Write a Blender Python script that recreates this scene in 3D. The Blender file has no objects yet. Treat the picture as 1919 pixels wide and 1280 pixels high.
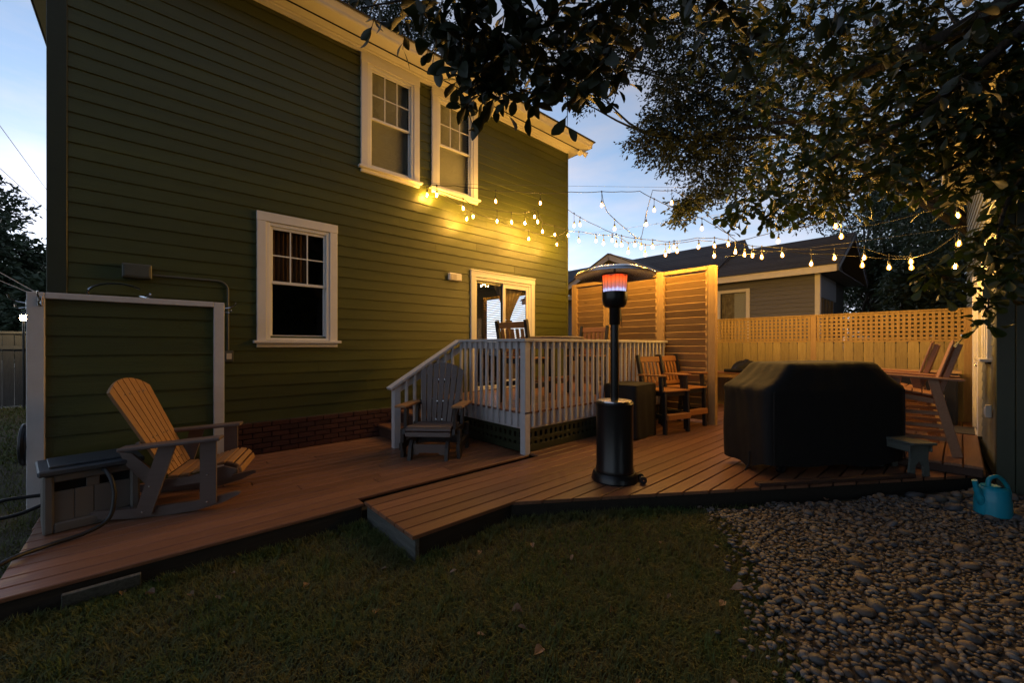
import bpy, math, random
import numpy as np
from mathutils import Vector, Matrix
random.seed(11); rng = np.random.default_rng(11)
R = math.radians
sc = bpy.context.scene
COL = sc.collection

# ------------------------------------------------------------------ camera, sky, sun, exposure
# World: X runs along the house's back wall to the right, Y towards the house, Z up, lawn at z = 0.
cam_d = bpy.data.cameras.new('camera')
cam_d.sensor_width = 36.0
cam_d.lens = 756.0 / 1919.0 * 36.0
cam_d.shift_y = 8.0 / 1919.0
cam_d.clip_start = 0.05; cam_d.clip_end = 2000
cam = bpy.data.objects.new('camera', cam_d); COL.objects.link(cam)
cam.location = (0, 0, 1.51)
cam.rotation_euler = (R(90), 0, R(48 - 90))
sc.camera = cam

world = bpy.data.worlds.new('World'); sc.world = world; world.use_nodes = True
wn, wl = world.node_tree.nodes, world.node_tree.links
wn.clear()
out = wn.new('ShaderNodeOutputWorld'); bg = wn.new('ShaderNodeBackground')
sky = wn.new('ShaderNodeTexSky'); sky.sky_type = 'NISHITA'; sky.sun_disc = False
SUN_EL, SUN_ROT = R(4.0), R(14.0)
sky.sun_elevation = SUN_EL; sky.sun_rotation = SUN_ROT
sky.air_density = 1.0; sky.dust_density = 0.25; sky.ozone_density = 3.0
tc = wn.new('ShaderNodeTexCoord')
mp = wn.new('ShaderNodeMapping'); mp.inputs['Scale'].default_value = (1.0, 1.0, 3.2)
nz = wn.new('ShaderNodeTexNoise'); nz.inputs['Scale'].default_value = 3.4; nz.inputs['Detail'].default_value = 7; nz.inputs['Roughness'].default_value = 0.55
rp = wn.new('ShaderNodeValToRGB'); rp.color_ramp.elements[0].position = 0.34; rp.color_ramp.elements[1].position = 0.66; rp.color_ramp.elements[0].color = (.36, .36, .36, 1); rp.color_ramp.elements[1].color = (.95, .95, .95, 1)
mx = wn.new('ShaderNodeMix'); mx.data_type = 'RGBA'
wl.new(tc.outputs['Generated'], mp.inputs['Vector']); wl.new(mp.outputs['Vector'], nz.inputs['Vector'])
wl.new(nz.outputs['Fac'], rp.inputs['Fac']); wl.new(rp.outputs['Color'], mx.inputs['Factor'])
wl.new(sky.outputs['Color'], mx.inputs['A'])
bw = wn.new('ShaderNodeRGBToBW'); wl.new(sky.outputs['Color'], bw.inputs['Color'])
cl = wn.new('ShaderNodeVectorMath'); cl.operation = 'SCALE'; cl.inputs[0].default_value = (1.34, 1.40, 1.68)   # thin evening cloud, as bright as the sky behind it
wl.new(bw.outputs['Val'], cl.inputs['Scale']); wl.new(cl.outputs['Vector'], mx.inputs['B'])
wl.new(mx.outputs['Result'], bg.inputs['Color'])
bg.inputs['Strength'].default_value = 0.118
wl.new(bg.outputs['Background'], out.inputs['Surface'])

sun_d = bpy.data.lights.new('sun', 'SUN'); sun_d.energy = 0.03; sun_d.angle = R(12); sun_d.color = (1.0, 0.85, 0.75)
sun = bpy.data.objects.new('sun', sun_d); COL.objects.link(sun)
sun.rotation_euler = (R(90) - SUN_EL, 0, R(180) - SUN_ROT)

sc.view_settings.view_transform = 'Standard'; sc.view_settings.look = 'None'
sc.view_settings.exposure = 2.0; sc.view_settings.gamma = 1.0; sc.view_settings.use_curve_mapping = False
sc.render.engine = 'CYCLES'
cy = sc.cycles
cy.use_denoising = True; cy.denoiser = 'OPENIMAGEDENOISE'; cy.use_light_tree = True
cy.max_bounces = 5; cy.diffuse_bounces = 2; cy.glossy_bounces = 2; cy.transmission_bounces = 3; cy.transparent_max_bounces = 10
cy.sample_clamp_indirect = 4.0; cy.caustics_reflective = False; cy.caustics_refractive = False

# ------------------------------------------------------------------ object helpers
def ident(o, label=None, cat=None, group=None, kind=None):
    if label: o['label'] = label
    if cat: o['category'] = cat
    if group: o['group'] = group
    if kind: o['kind'] = kind
    return o
def empty(name, loc=(0, 0, 0), rz=0, parent=None):
    o = bpy.data.objects.new(name, None); COL.objects.link(o)
    o.location = loc; o.rotation_euler = (0, 0, rz); o.empty_display_size = 0.1
    if parent: o.parent = parent
    return o
def thing(name, label, cat, loc=(0, 0, 0), rz=0, group=None):
    return ident(empty(name, loc, rz), label, cat, group)
def copy_tree(o, parent=None):
    c = o.copy(); COL.objects.link(c); c.parent = parent
    for ch in o.children: copy_tree(ch, c)
    return c
def basis(d, up=(0, 0, 1)):
    d = Vector(d).normalized(); u = Vector(up)
    s = d.cross(u)
    if s.length < 1e-5: s = d.cross(Vector((0, 1, 0)))
    s.normalize(); return d, s, s.cross(d).normalized()

class MB:
    """collects shapes into one mesh"""
    def __init__(s): s.v = []; s.f = []
    def add(s, vs, fs):
        n = len(s.v); s.v += [tuple(p) for p in vs]; s.f += [tuple(i + n for i in q) for q in fs]; return s
    def cbox(s, c, ax, h, b=0.004):
        """chamfered box: centre, three axes, half sizes"""
        b = min(b, h[0] * .45, h[1] * .45, h[2] * .45); c = Vector(c); vs = []; idx = {}
        for sx in (-1, 1):
            for sy in (-1, 1):
                for sz in (-1, 1):
                    for k in range(3):
                        q = [sx * h[0], sy * h[1], sz * h[2]]
                        for m in range(3):
                            if m != k: q[m] -= (sx, sy, sz)[m] * b
                        idx[sx, sy, sz, k] = len(vs)
                        vs.append(c + ax[0] * q[0] + ax[1] * q[1] + ax[2] * q[2])
        fs = []
        S = (-1, 1)
        def key(d): return (d[0], d[1], d[2])
        for k in range(3):
            i, j = [(1, 2), (2, 0), (0, 1)][k]
            for sg in S:
                q = []
                for (a, e) in ((-1, -1), (1, -1), (1, 1), (-1, 1)):
                    d = [0, 0, 0]; d[k] = sg; d[i] = a; d[j] = e; q.append(idx[d[0], d[1], d[2], k])
                fs.append(q if sg > 0 else q[::-1])
        for k in range(3):
            i, j = [(1, 2), (2, 0), (0, 1)][k]
            for a in S:
                for e in S:
                    d0 = [0, 0, 0]; d1 = [0, 0, 0]; d0[i] = d1[i] = a; d0[j] = d1[j] = e; d0[k] = -1; d1[k] = 1
                    q = [idx[(*d0, i)], idx[(*d1, i)], idx[(*d1, j)], idx[(*d0, j)]]
                    fs.append(q if a * e < 0 else q[::-1])
        for sx in S:
            for sy in S:
                for sz in S:
                    q = [idx[sx, sy, sz, 0], idx[sx, sy, sz, 1], idx[sx, sy, sz, 2]]
                    fs.append(q if sx * sy * sz > 0 else q[::-1])
        return s.add(vs, fs)
    def box(s, x0, x1, y0, y1, z0, z1, b=0.004):
        return s.cbox(((x0 + x1) / 2, (y0 + y1) / 2, (z0 + z1) / 2), (Vector((1, 0, 0)), Vector((0, 1, 0)), Vector((0, 0, 1))),
                      (abs(x1 - x0) / 2, abs(y1 - y0) / 2, abs(z1 - z0) / 2), b)
    def beam(s, p, q, w, h, up=(0, 0, 1), b=0.004):
        """bar from p to q, width w across, height h along up"""
        p, q = Vector(p), Vector(q); d, sd, u = basis(q - p, up)
        return s.cbox((p + q) / 2, (d, u, -sd) if False else (d, sd * -1, u), ((q - p).length / 2, w / 2, h / 2), b)
    def prism(s, poly, fn, t0, t1):
        """2-D outline extruded: fn(a, b, t) -> point"""
        n = len(poly); vs = [fn(a, b, t0) for a, b in poly] + [fn(a, b, t1) for a, b in poly]
        fs = [tuple(range(n))[::-1], tuple(range(n, 2 * n))]
        fs += [(i, (i + 1) % n, n + (i + 1) % n, n + i) for i in range(n)]
        return s.add(vs, fs)
    def tube(s, pts, r, n=8, cap=True):
        pts = [Vector(p) for p in pts]; m = len(pts)
        rr = r if hasattr(r, '__len__') else [r] * m
        vs = []; fs = []; sd = None
        for i, p in enumerate(pts):
            d = (pts[min(i + 1, m - 1)] - pts[max(i - 1, 0)])
            d = d.normalized() if d.length > 1e-9 else Vector((0, 0, 1))
            if sd is None: sd = basis(d)[1]
            sd = (sd - d * sd.dot(d)); sd = sd.normalized() if sd.length > 1e-6 else basis(d)[1]
            u = d.cross(sd)
            vs += [p + (sd * math.cos(2 * math.pi * k / n) + u * math.sin(2 * math.pi * k / n)) * rr[i] for k in range(n)]
        for i in range(m - 1):
            fs += [(i * n + k, i * n + (k + 1) % n, (i + 1) * n + (k + 1) % n, (i + 1) * n + k) for k in range(n)]
        if cap: fs += [tuple(range(n))[::-1], tuple(range((m - 1) * n, m * n))]
        return s.add(vs, fs)
    def lathe(s, prof, n=24, c=(0, 0, 0), ax=None):
        """profile of (radius, height) pairs turned about an axis"""
        A = ax or (Vector((1, 0, 0)), Vector((0, 1, 0)), Vector((0, 0, 1))); c = Vector(c); vs = []; fs = []
        for r, z in prof:
            r = max(r, 1e-4)
            vs += [c + A[2] * z + (A[0] * math.cos(2 * math.pi * k / n) + A[1] * math.sin(2 * math.pi * k / n)) * r for k in range(n)]
        for i in range(len(prof) - 1):
            fs += [(i * n + k, i * n + (k + 1) % n, (i + 1) * n + (k + 1) % n, (i + 1) * n + k) for k in range(n)]
        return s.add(vs, fs)
    def grid(s, P):
        """grid of points P[i][j] as quads"""
        n, m = len(P), len(P[0])
        return s.add([q for r in P for q in r], [(i * m + j, i * m + j + 1, (i + 1) * m + j + 1, (i + 1) * m + j) for i in range(n - 1) for j in range(m - 1)])
    def build(s, name, mat, parent=None, smooth=None, loc=(0, 0, 0), rz=0):
        me = bpy.data.meshes.new(name); me.from_pydata(s.v, [], s.f); me.update()
        if mat: me.materials.append(mat)
        if smooth is not None:
            me.polygons.foreach_set('use_smooth', [True] * len(me.polygons)); me.set_sharp_from_angle(angle=R(smooth))
        return put(name, me, parent, loc, rz)
def put(name, me, parent=None, loc=(0, 0, 0), rz=0):
    o = bpy.data.objects.new(name, me); COL.objects.link(o); o.location = loc; o.rotation_euler = (0, 0, rz)
    if parent: o.parent = parent
    return o
def np_mesh(name, V, F, mat, parent=None, smooth=False):
    """V (n,3) array, F (m,k) array of equal-sized faces"""
    me = bpy.data.meshes.new(name); m, k = F.shape
    me.vertices.add(len(V)); me.vertices.foreach_set('co', V.astype(np.float32).ravel())
    me.loops.add(m * k); me.loops.foreach_set('vertex_index', F.astype(np.int32).ravel())
    me.polygons.add(m); me.polygons.foreach_set('loop_start', np.arange(0, m * k, k, dtype=np.int32))
    if smooth: me.polygons.foreach_set('use_smooth', np.ones(m, dtype=bool))
    me.update(calc_edges=True); me.validate()
    for q in (mat if isinstance(mat, (list, tuple)) else [mat]): me.materials.append(q)
    return put(name, me, parent)

# ------------------------------------------------------------------ materials
def new_mat(name):
    m = bpy.data.materials.new(name); m.use_nodes = True
    nt = m.node_tree; b = nt.nodes['Principled BSDF']; return m, nt, b
def mat(name, col, rough=0.6, var=0.0, vscale=6.0, bump=0.0, bscale=40.0, metal=0.0, obj=0.0, spec=0.5, emit=None, es=0.0, stretch=(1, 1, 1), col2=None, c2amt=0.5, bdist=0.01):
    """plain procedural material: colour noise, bump noise and a random tint for each object"""
    m, nt, b = new_mat(name); N, L = nt.nodes, nt.links
    b.inputs['Roughness'].default_value = rough; b.inputs['Metallic'].default_value = metal
    b.inputs['Specular IOR Level'].default_value = spec
    t = N.new('ShaderNodeTexCoord'); mpp = N.new('ShaderNodeMapping'); mpp.inputs['Scale'].default_value = stretch
    L.new(t.outputs['Object'], mpp.inputs['Vector'])
    oi = N.new('ShaderNodeObjectInfo')
    off = N.new('ShaderNodeVectorMath'); off.operation = 'MULTIPLY_ADD'
    L.new(oi.outputs['Random'], off.inputs[0]); off.inputs[1].default_value = (37, 53, 71); L.new(mpp.outputs['Vector'], off.inputs[2])
    n1 = N.new('ShaderNodeTexNoise'); n1.inputs['Scale'].default_value = vscale; n1.inputs['Detail'].default_value = 5; n1.inputs['Roughness'].default_value = 0.6
    L.new(off.outputs['Vector'], n1.inputs['Vector'])
    c = N.new('ShaderNodeMix'); c.data_type = 'RGBA'
    c.inputs['A'].default_value = (*col, 1)
    k = col2 if col2 else tuple(q * 0.5 for q in col)
    c.inputs['B'].default_value = (*k, 1)
    mr = N.new('ShaderNodeMapRange'); mr.inputs['From Min'].default_value = 0.35; mr.inputs['From Max'].default_value = 0.7
    mr.inputs['To Min'].default_value = 0.0; mr.inputs['To Max'].default_value = var if not col2 else c2amt
    L.new(n1.outputs['Fac'], mr.inputs['Value']); L.new(mr.outputs['Result'], c.inputs['Factor'])
    hs = N.new('ShaderNodeHueSaturation')
    mv = N.new('ShaderNodeMapRange'); mv.inputs['To Min'].default_value = 1 - obj; mv.inputs['To Max'].default_value = 1 + obj
    L.new(oi.outputs['Random'], mv.inputs['Value']); L.new(mv.outputs['Result'], hs.inputs['Value'])
    L.new(c.outputs['Result'], hs.inputs['Color']); L.new(hs.outputs['Color'], b.inputs['Base Color'])
    if bump:
        n2 = N.new('ShaderNodeTexNoise'); n2.inputs['Scale'].default_value = bscale; n2.inputs['Detail'].default_value = 4
        L.new(off.outputs['Vector'], n2.inputs['Vector'])
        bp = N.new('ShaderNodeBump'); bp.inputs['Strength'].default_value = bump; bp.inputs['Distance'].default_value = bdist
        L.new(n2.outputs['Fac'], bp.inputs['Height']); L.new(bp.outputs['Normal'], b.inputs['Normal'])
    if emit:
        b.inputs['Emission Color'].default_value = (*emit, 1); b.inputs['Emission Strength'].default_value = es
    return m
def wood(name, col, dark, axis='X', rough=0.55, obj=0.18, scale=1.0, knots=0.0, bump=0.25, amt=0.75):
    """wood: streaks drawn out along one axis, optional knots, each board its own tint"""
    m, nt, b = new_mat(name); N, L = nt.nodes, nt.links
    b.inputs['Roughness'].default_value = rough
    t = N.new('ShaderNodeTexCoord'); oi = N.new('ShaderNodeObjectInfo')
    st = {'X': (1.2, 26, 26), 'Y': (26, 1.2, 26), 'Z': (26, 26, 1.2)}[axis]
    sm = {'X': (.35, 1.4, 1.4), 'Y': (1.4, .35, 1.4), 'Z': (1.4, 1.4, .35)}[axis]
    off = N.new('ShaderNodeVectorMath'); off.operation = 'MULTIPLY_ADD'
    L.new(oi.outputs['Random'], off.inputs[0]); off.inputs[1].default_value = (17, 29, 41); L.new(t.outputs['Object'], off.inputs[2])
    big = N.new('ShaderNodeMapping'); big.inputs['Scale'].default_value = sm; L.new(off.outputs['Vector'], big.inputs['Vector'])
    nb = N.new('ShaderNodeTexNoise'); nb.inputs['Scale'].default_value = 5 * scale; nb.inputs['Detail'].default_value = 3; L.new(big.outputs['Vector'], nb.inputs['Vector'])
    ms = N.new('ShaderNodeMapping'); ms.inputs['Scale'].default_value = st; L.new(off.outputs['Vector'], ms.inputs['Vector'])
    ws = N.new('ShaderNodeVectorMath'); ws.operation = 'MULTIPLY_ADD'; L.new(nb.outputs['Color'], ws.inputs[0]); ws.inputs[1].default_value = (2.2, 2.2, 2.2); L.new(ms.outputs['Vector'], ws.inputs[2])
    ns = N.new('ShaderNodeTexNoise'); ns.inputs['Scale'].default_value = 2.2 * scale; ns.inputs['Detail'].default_value = 6; ns.inputs['Roughness'].default_value = 0.65
    L.new(ws.outputs['Vector'], ns.inputs['Vector'])
    mr = N.new('ShaderNodeMapRange'); mr.inputs['From Min'].default_value = 0.36; mr.inputs['From Max'].default_value = 0.68; mr.inputs['To Max'].default_value = amt
    L.new(ns.outputs['Fac'], mr.inputs['Value'])
    c = N.new('ShaderNodeMix'); c.data_type = 'RGBA'; c.inputs['A'].default_value = (*col, 1); c.inputs['B'].default_value = (*dark, 1)
    L.new(mr.outputs['Result'], c.inputs['Factor'])
    last = c.outputs['Result']
    if knots:
        km = N.new('ShaderNodeMapping'); km.inputs['Scale'].default_value = {'X': (.35, 1, 1), 'Y': (1, .35, 1), 'Z': (1, 1, .35)}[axis]
        L.new(off.outputs['Vector'], km.inputs['Vector'])
        vo = N.new('ShaderNodeTexVoronoi'); vo.inputs['Scale'].default_value = 5.5; L.new(km.outputs['Vector'], vo.inputs['Vector'])
        kr = N.new('ShaderNodeMapRange'); kr.inputs['From Min'].default_value = 0.05; kr.inputs['From Max'].default_value = 0.13; kr.inputs['To Min'].default_value = knots; kr.inputs['To Max'].default_value = 0
        L.new(vo.outputs['Distance'], kr.inputs['Value'])
        c2 = N.new('ShaderNodeMix'); c2.data_type = 'RGBA'; c2.inputs['B'].default_value = (*[q * .35 for q in dark], 1)
        L.new(last, c2.inputs['A']); L.new(kr.outputs['Result'], c2.inputs['Factor']); last = c2.outputs['Result']
    hs = N.new('ShaderNodeHueSaturation'); mv = N.new('ShaderNodeMapRange'); mv.inputs['To Min'].default_value = 1 - obj; mv.inputs['To Max'].default_value = 1 + obj
    L.new(oi.outputs['Random'], mv.inputs['Value']); L.new(mv.outputs['Result'], hs.inputs['Value']); L.new(last, hs.inputs['Color']); L.new(hs.outputs['Color'], b.inputs['Base Color'])
    bp = N.new('ShaderNodeBump'); bp.inputs['Strength'].default_value = bump; bp.inputs['Distance'].default_value = 0.004
    L.new(ns.outputs['Fac'], bp.inputs['Height']); L.new(bp.outputs['Normal'], b.inputs['Normal'])
    return m
def glass(name, tint=(0.9, 0.93, 0.95), rough=0.0):
    m, nt, b = new_mat(name); N, L = nt.nodes, nt.links
    tr = N.new('ShaderNodeBsdfTransparent'); tr.inputs['Color'].default_value = (*tint, 1)
    gl = N.new('ShaderNodeBsdfGlossy'); gl.inputs['Roughness'].default_value = rough
    fr = N.new('ShaderNodeLayerWeight'); fr.inputs['Blend'].default_value = 0.5          # Schlick reflectance, the same from both sides
    pw = N.new('ShaderNodeMath'); pw.operation = 'POWER'; pw.inputs[1].default_value = 5.0; L.new(fr.outputs['Facing'], pw.inputs[0])
    ml = N.new('ShaderNodeMath'); ml.operation = 'MULTIPLY_ADD'; ml.inputs[1].default_value = 0.93; ml.inputs[2].default_value = 0.07; ml.use_clamp = True
    mxs = N.new('ShaderNodeMixShader'); L.new(pw.outputs['Value'], ml.inputs[0]); L.new(ml.outputs['Value'], mxs.inputs['Fac'])
    L.new(tr.outputs['BSDF'], mxs.inputs[1]); L.new(gl.outputs['BSDF'], mxs.inputs[2])
    L.new(mxs.outputs['Shader'], N['Material Output'].inputs['Surface']); return m
def leafmat(name, col, col2, trans=0.35, rough=0.45, obj=0.15):
    m = mat(name, col, rough, vscale=3.0, col2=col2, c2amt=1.0, obj=obj)
    nt = m.node_tree; N, L = nt.nodes, nt.links; b = N['Principled BSDF']
    tl = N.new('ShaderNodeBsdfTranslucent'); src = b.inputs['Base Color'].links[0].from_socket; L.new(src, tl.inputs['Color'])
    ms = N.new('ShaderNodeMixShader'); ms.inputs['Fac'].default_value = trans
    L.new(b.outputs['BSDF'], ms.inputs[1]); L.new(tl.outputs['BSDF'], ms.inputs[2]); L.new(ms.outputs['Shader'], N['Material Output'].inputs['Surface'])
    return m
def emitter(name, col, strength):
    m, nt, b = new_mat(name); N, L = nt.nodes, nt.links
    e = N.new('ShaderNodeEmission'); e.inputs['Color'].default_value = (*col, 1); e.inputs['Strength'].default_value = strength
    L.new(e.outputs['Emission'], N['Material Output'].inputs['Surface']); return m

M = {}
M['siding'] = mat('olive_siding_paint', (0.062, 0.072, 0.015), 0.42, var=0.42, vscale=2.0, bump=0.5, bscale=26, obj=0.10, stretch=(.35, 8, 8), bdist=0.005)
M['olive_trim'] = mat('dark_olive_trim_paint', (0.028, 0.036, 0.018), 0.5, var=0.2, bump=0.1)
M['white'] = mat('white_paint', (0.74, 0.72, 0.69), 0.45, var=0.10, vscale=9, bump=0.08, bscale=60)
M['rail'] = mat('white_railing_paint', (0.62, 0.61, 0.62), 0.5, var=0.18, vscale=12, bump=0.12, bscale=50, obj=0.05)
M['vinyl'] = mat('white_window_vinyl', (0.78, 0.77, 0.74), 0.35)
M['deck'] = wood('red_brown_deck_board', (0.255, 0.122, 0.067), (0.15, 0.068, 0.039), 'X', 0.40, 0.24, bump=0.3, amt=0.8)
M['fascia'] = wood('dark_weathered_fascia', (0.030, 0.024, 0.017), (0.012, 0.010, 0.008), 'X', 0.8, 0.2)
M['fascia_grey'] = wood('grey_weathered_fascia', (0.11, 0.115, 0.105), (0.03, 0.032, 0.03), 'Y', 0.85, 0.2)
M['pine'] = wood('new_pine', (0.41, 0.262, 0.105), (0.27, 0.155, 0.055), 'Y', 0.55, 0.14, knots=0.55)
M['pine_post'] = wood('new_pine_post', (0.43, 0.28, 0.115), (0.28, 0.165, 0.06), 'Z', 0.55, 0.12, knots=0.4)
M['picket'] = wood('treated_fence_picket', (0.34, 0.262, 0.10), (0.21, 0.155, 0.055), 'Z', 0.6, 0.22, knots=0.6)
M['lattice'] = wood('treated_lattice', (0.39, 0.26, 0.09), (0.26, 0.165, 0.055), 'Y', 0.6, 0.1)
M['oldfence'] = wood('grey_weathered_picket', (0.06, 0.062, 0.066), (0.03, 0.031, 0.034), 'Z', 0.85, 0.2)
M['poly_tan'] = wood('tan_poly_lumber', (0.36, 0.195, 0.085), (0.26, 0.135, 0.055), 'X', 0.5, 0.06, bump=0.1, amt=0.5)
M['poly_grey'] = wood('taupe_poly_lumber', (0.155, 0.115, 0.10), (0.11, 0.08, 0.07), 'X', 0.5, 0.05, bump=0.1, amt=0.5)
M['poly_dark'] = mat('dark_brown_poly_lumber', (0.035, 0.026, 0.022), 0.5, var=0.2, bump=0.1)
M['cedar'] = wood('cedar_poly_slat', (0.36, 0.155, 0.045), (0.26, 0.105, 0.03), 'Z', 0.5, 0.08, bump=0.1, amt=0.5)
M['black_poly'] = mat('black_poly_lumber', (0.014, 0.014, 0.016), 0.45, var=0.1, bump=0.05)
M['teak'] = wood('teak', (0.34, 0.165, 0.08), (0.22, 0.095, 0.042), 'Y', 0.5, 0.08, amt=0.6)
M['brick'] = mat('red_brick', (0.080, 0.028, 0.019), 0.85, var=0.5, vscale=22, bump=0.4, bscale=70, obj=0.28)
M['mortar'] = mat('mortar', (0.08, 0.062, 0.052), 0.95, var=0.3, vscale=30)
M['cover'] = mat('black_cover_fabric', (0.012, 0.0115, 0.0115), 0.75, var=0.2, vscale=5, bump=0.25, bscale=5, spec=0.35, bdist=0.05)
M['black_metal'] = mat('black_powder_coat', (0.010, 0.010, 0.011), 0.32, var=0.1)
M['steel'] = mat('brushed_steel', (0.62, 0.62, 0.62), 0.22, metal=1.0, bump=0.03, bscale=90)
M['chrome'] = mat('chrome', (0.75, 0.76, 0.78), 0.12, metal=1.0)
M['galv'] = mat('grey_conduit', (0.085, 0.09, 0.075), 0.5, var=0.3)
M['rubber'] = mat('black_rubber', (0.014, 0.015, 0.017), 0.45, var=0.1)
M['cable'] = mat('black_cable', (0.012, 0.012, 0.012), 0.5)
M['wire'] = mat('steel_guide_wire', (0.16, 0.16, 0.16), 0.5, metal=0.6)
M['boxgrey'] = mat('taupe_plastic', (0.155, 0.145, 0.132), 0.5, var=0.1, bump=0.1, bscale=120)
M['boxlid'] = mat('blue_grey_plastic_lid', (0.055, 0.066, 0.080), 0.42, var=0.1, bump=0.15, bscale=120)
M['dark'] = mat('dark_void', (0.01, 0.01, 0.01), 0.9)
M['room'] = mat('room_plaster', (0.10, 0.085, 0.07), 0.9, var=0.2)
M['curtain'] = mat('tan_curtain_cloth', (0.42, 0.33, 0.20), 0.9, vscale=9, col2=(0.16, 0.10, 0.055), c2amt=0.8)
M['brown_curtain'] = mat('brown_curtain_cloth', (0.16, 0.07, 0.025), 0.9, var=0.5, vscale=14, stretch=(6, 6, .5))
M['shaded_blind'] = mat('shaded_blind_slat', (0.17, 0.18, 0.20), 0.7)  # darker copy of the blind, the dim room put into its colour
M['blind'] = mat('cream_blind_slat', (0.60, 0.55, 0.46), 0.6, var=0.05)
M['glass'] = glass('window_glass'); M['bulb_glass'] = glass('clear_glass', (0.98, 0.95, 0.9))
M['shingle'] = mat('charcoal_shingle', (0.062, 0.062, 0.070), 0.9, var=0.5, vscale=24, bump=0.5, bscale=60, obj=0.2, stretch=(1, .5, 1))
M['roof_own'] = mat('dark_shingle', (0.05, 0.05, 0.05), 0.9, var=0.4, vscale=20)
M['nb_siding'] = mat('taupe_neighbour_siding', (0.108, 0.110, 0.135), 0.55, var=0.12, vscale=3, obj=0.05)
M['nb_trim'] = mat('neighbour_trim_paint', (0.60, 0.57, 0.56), 0.5, var=0.1)
M['gar_siding'] = mat('sage_garage_siding', (0.13, 0.135, 0.095), 0.5, var=0.25, vscale=4, obj=0.06, bump=0.2, bscale=30, stretch=(.4, .4, 6))
M['teal'] = mat('teal_plastic', (0.012, 0.30, 0.42), 0.35, var=0.06)
M['bench_grey'] = wood('grey_green_painted_wood', (0.12, 0.135, 0.12), (0.07, 0.08, 0.07), 'X', 0.6, 0.08)
M['edge_timber'] = wood('brown_edge_timber', (0.075, 0.035, 0.022), (0.04, 0.02, 0.013), 'X', 0.7, 0.1)
M['oak_top'] = wood('light_oak_top', (0.46, 0.30, 0.14), (0.34, 0.20, 0.09), 'Y', 0.5, 0.05)
M['soil'] = mat('lawn_soil', (0.042, 0.040, 0.018), 0.95, vscale=1.6, col2=(0.075, 0.055, 0.032), c2amt=0.9, bump=0.6, bscale=25, bdist=0.03)
M['grass'] = leafmat('grass_blade', (0.074, 0.115, 0.024), (0.150, 0.135, 0.048), 0.25, 0.75)
M['gravel_bed'] = mat('gravel_bed_soil', (0.075, 0.06, 0.045), 0.95, var=0.5, vscale=30, bump=0.5)
M['pebble'] = mat('river_pebble', (0.135, 0.125, 0.115), 0.6, var=0.35, vscale=30, obj=0.42, bump=0.1, bscale=60)
M['pebble_tan'] = mat('tan_river_pebble', (0.14, 0.105, 0.078), 0.6, var=0.35, vscale=30, obj=0.35, bump=0.1, bscale=60)
M['pebble_dark'] = mat('slate_river_pebble', (0.07, 0.075, 0.085), 0.55, var=0.35, vscale=30, obj=0.35, bump=0.1, bscale=60)
M['bark'] = mat('bark', (0.030, 0.026, 0.022), 0.95, var=0.6, vscale=14, bump=0.8, bscale=30, stretch=(1, 1, .3), bdist=0.03)
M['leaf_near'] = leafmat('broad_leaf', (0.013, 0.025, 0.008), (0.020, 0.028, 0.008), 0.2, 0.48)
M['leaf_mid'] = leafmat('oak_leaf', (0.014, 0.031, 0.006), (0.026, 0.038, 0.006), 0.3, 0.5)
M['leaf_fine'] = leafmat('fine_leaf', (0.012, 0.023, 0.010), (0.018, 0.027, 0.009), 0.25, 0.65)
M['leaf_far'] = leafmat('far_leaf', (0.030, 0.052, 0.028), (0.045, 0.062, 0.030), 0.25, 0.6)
M['dead_leaf'] = leafmat('dry_leaf', (0.30, 0.19, 0.11), (0.38, 0.27, 0.19), 0.2, 0.7, obj=0.35)
M['filament'] = emitter('hot_filament', (1.0, 0.54, 0.10), 335.0)
M['bulb'] = glow_glass = new_mat('amber_bulb_glass')[0]
_nt = glow_glass.node_tree; _t = _nt.nodes.new('ShaderNodeBsdfTransparent'); _t.inputs['Color'].default_value = (1.0, .93, .8, 1); _e = _nt.nodes.new('ShaderNodeEmission'); _e.inputs['Color'].default_value = (1.0, .42, .06, 1); _e.inputs['Strength'].default_value = .30
_a = _nt.nodes.new('ShaderNodeAddShader'); _nt.links.new(_t.outputs['BSDF'], _a.inputs[0]); _nt.links.new(_e.outputs['Emission'], _a.inputs[1]); _nt.links.new(_a.outputs['Shader'], _nt.nodes['Material Output'].inputs['Surface'])

# ================================================================== the setting: lawn, pebbles, decks
DZ = 0.16                                                # deck top
def lawn_z(x, y): return 0.018 * math.sin(x * 1.3 + 0.6) * math.cos(y * 1.1) + 0.008 * math.sin(3.1 * x + 2.3 * y)
def sheet(n0, n1, xs, ys, zf):
    return [[(x, y, zf(x, y)) for y in ys] for x in xs]
xs = [-300, -120, -50, -25, -14] + list(np.linspace(-8, 8, 65)) + [12, 20, 40, 90, 300]
ys = [-300, -120, -50, -25, -14] + list(np.linspace(-8, 8, 65)) + [12, 20, 40, 90, 300]
lawn = MB().grid([[(x, y, lawn_z(x, y) if abs(x) <= 8 and abs(y) <= 8 else 0.0) for y in ys] for x in xs]).build('lawn', M['soil'], smooth=60)
ident(lawn, 'dark evening lawn around the wooden deck', 'lawn', kind='structure')

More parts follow.
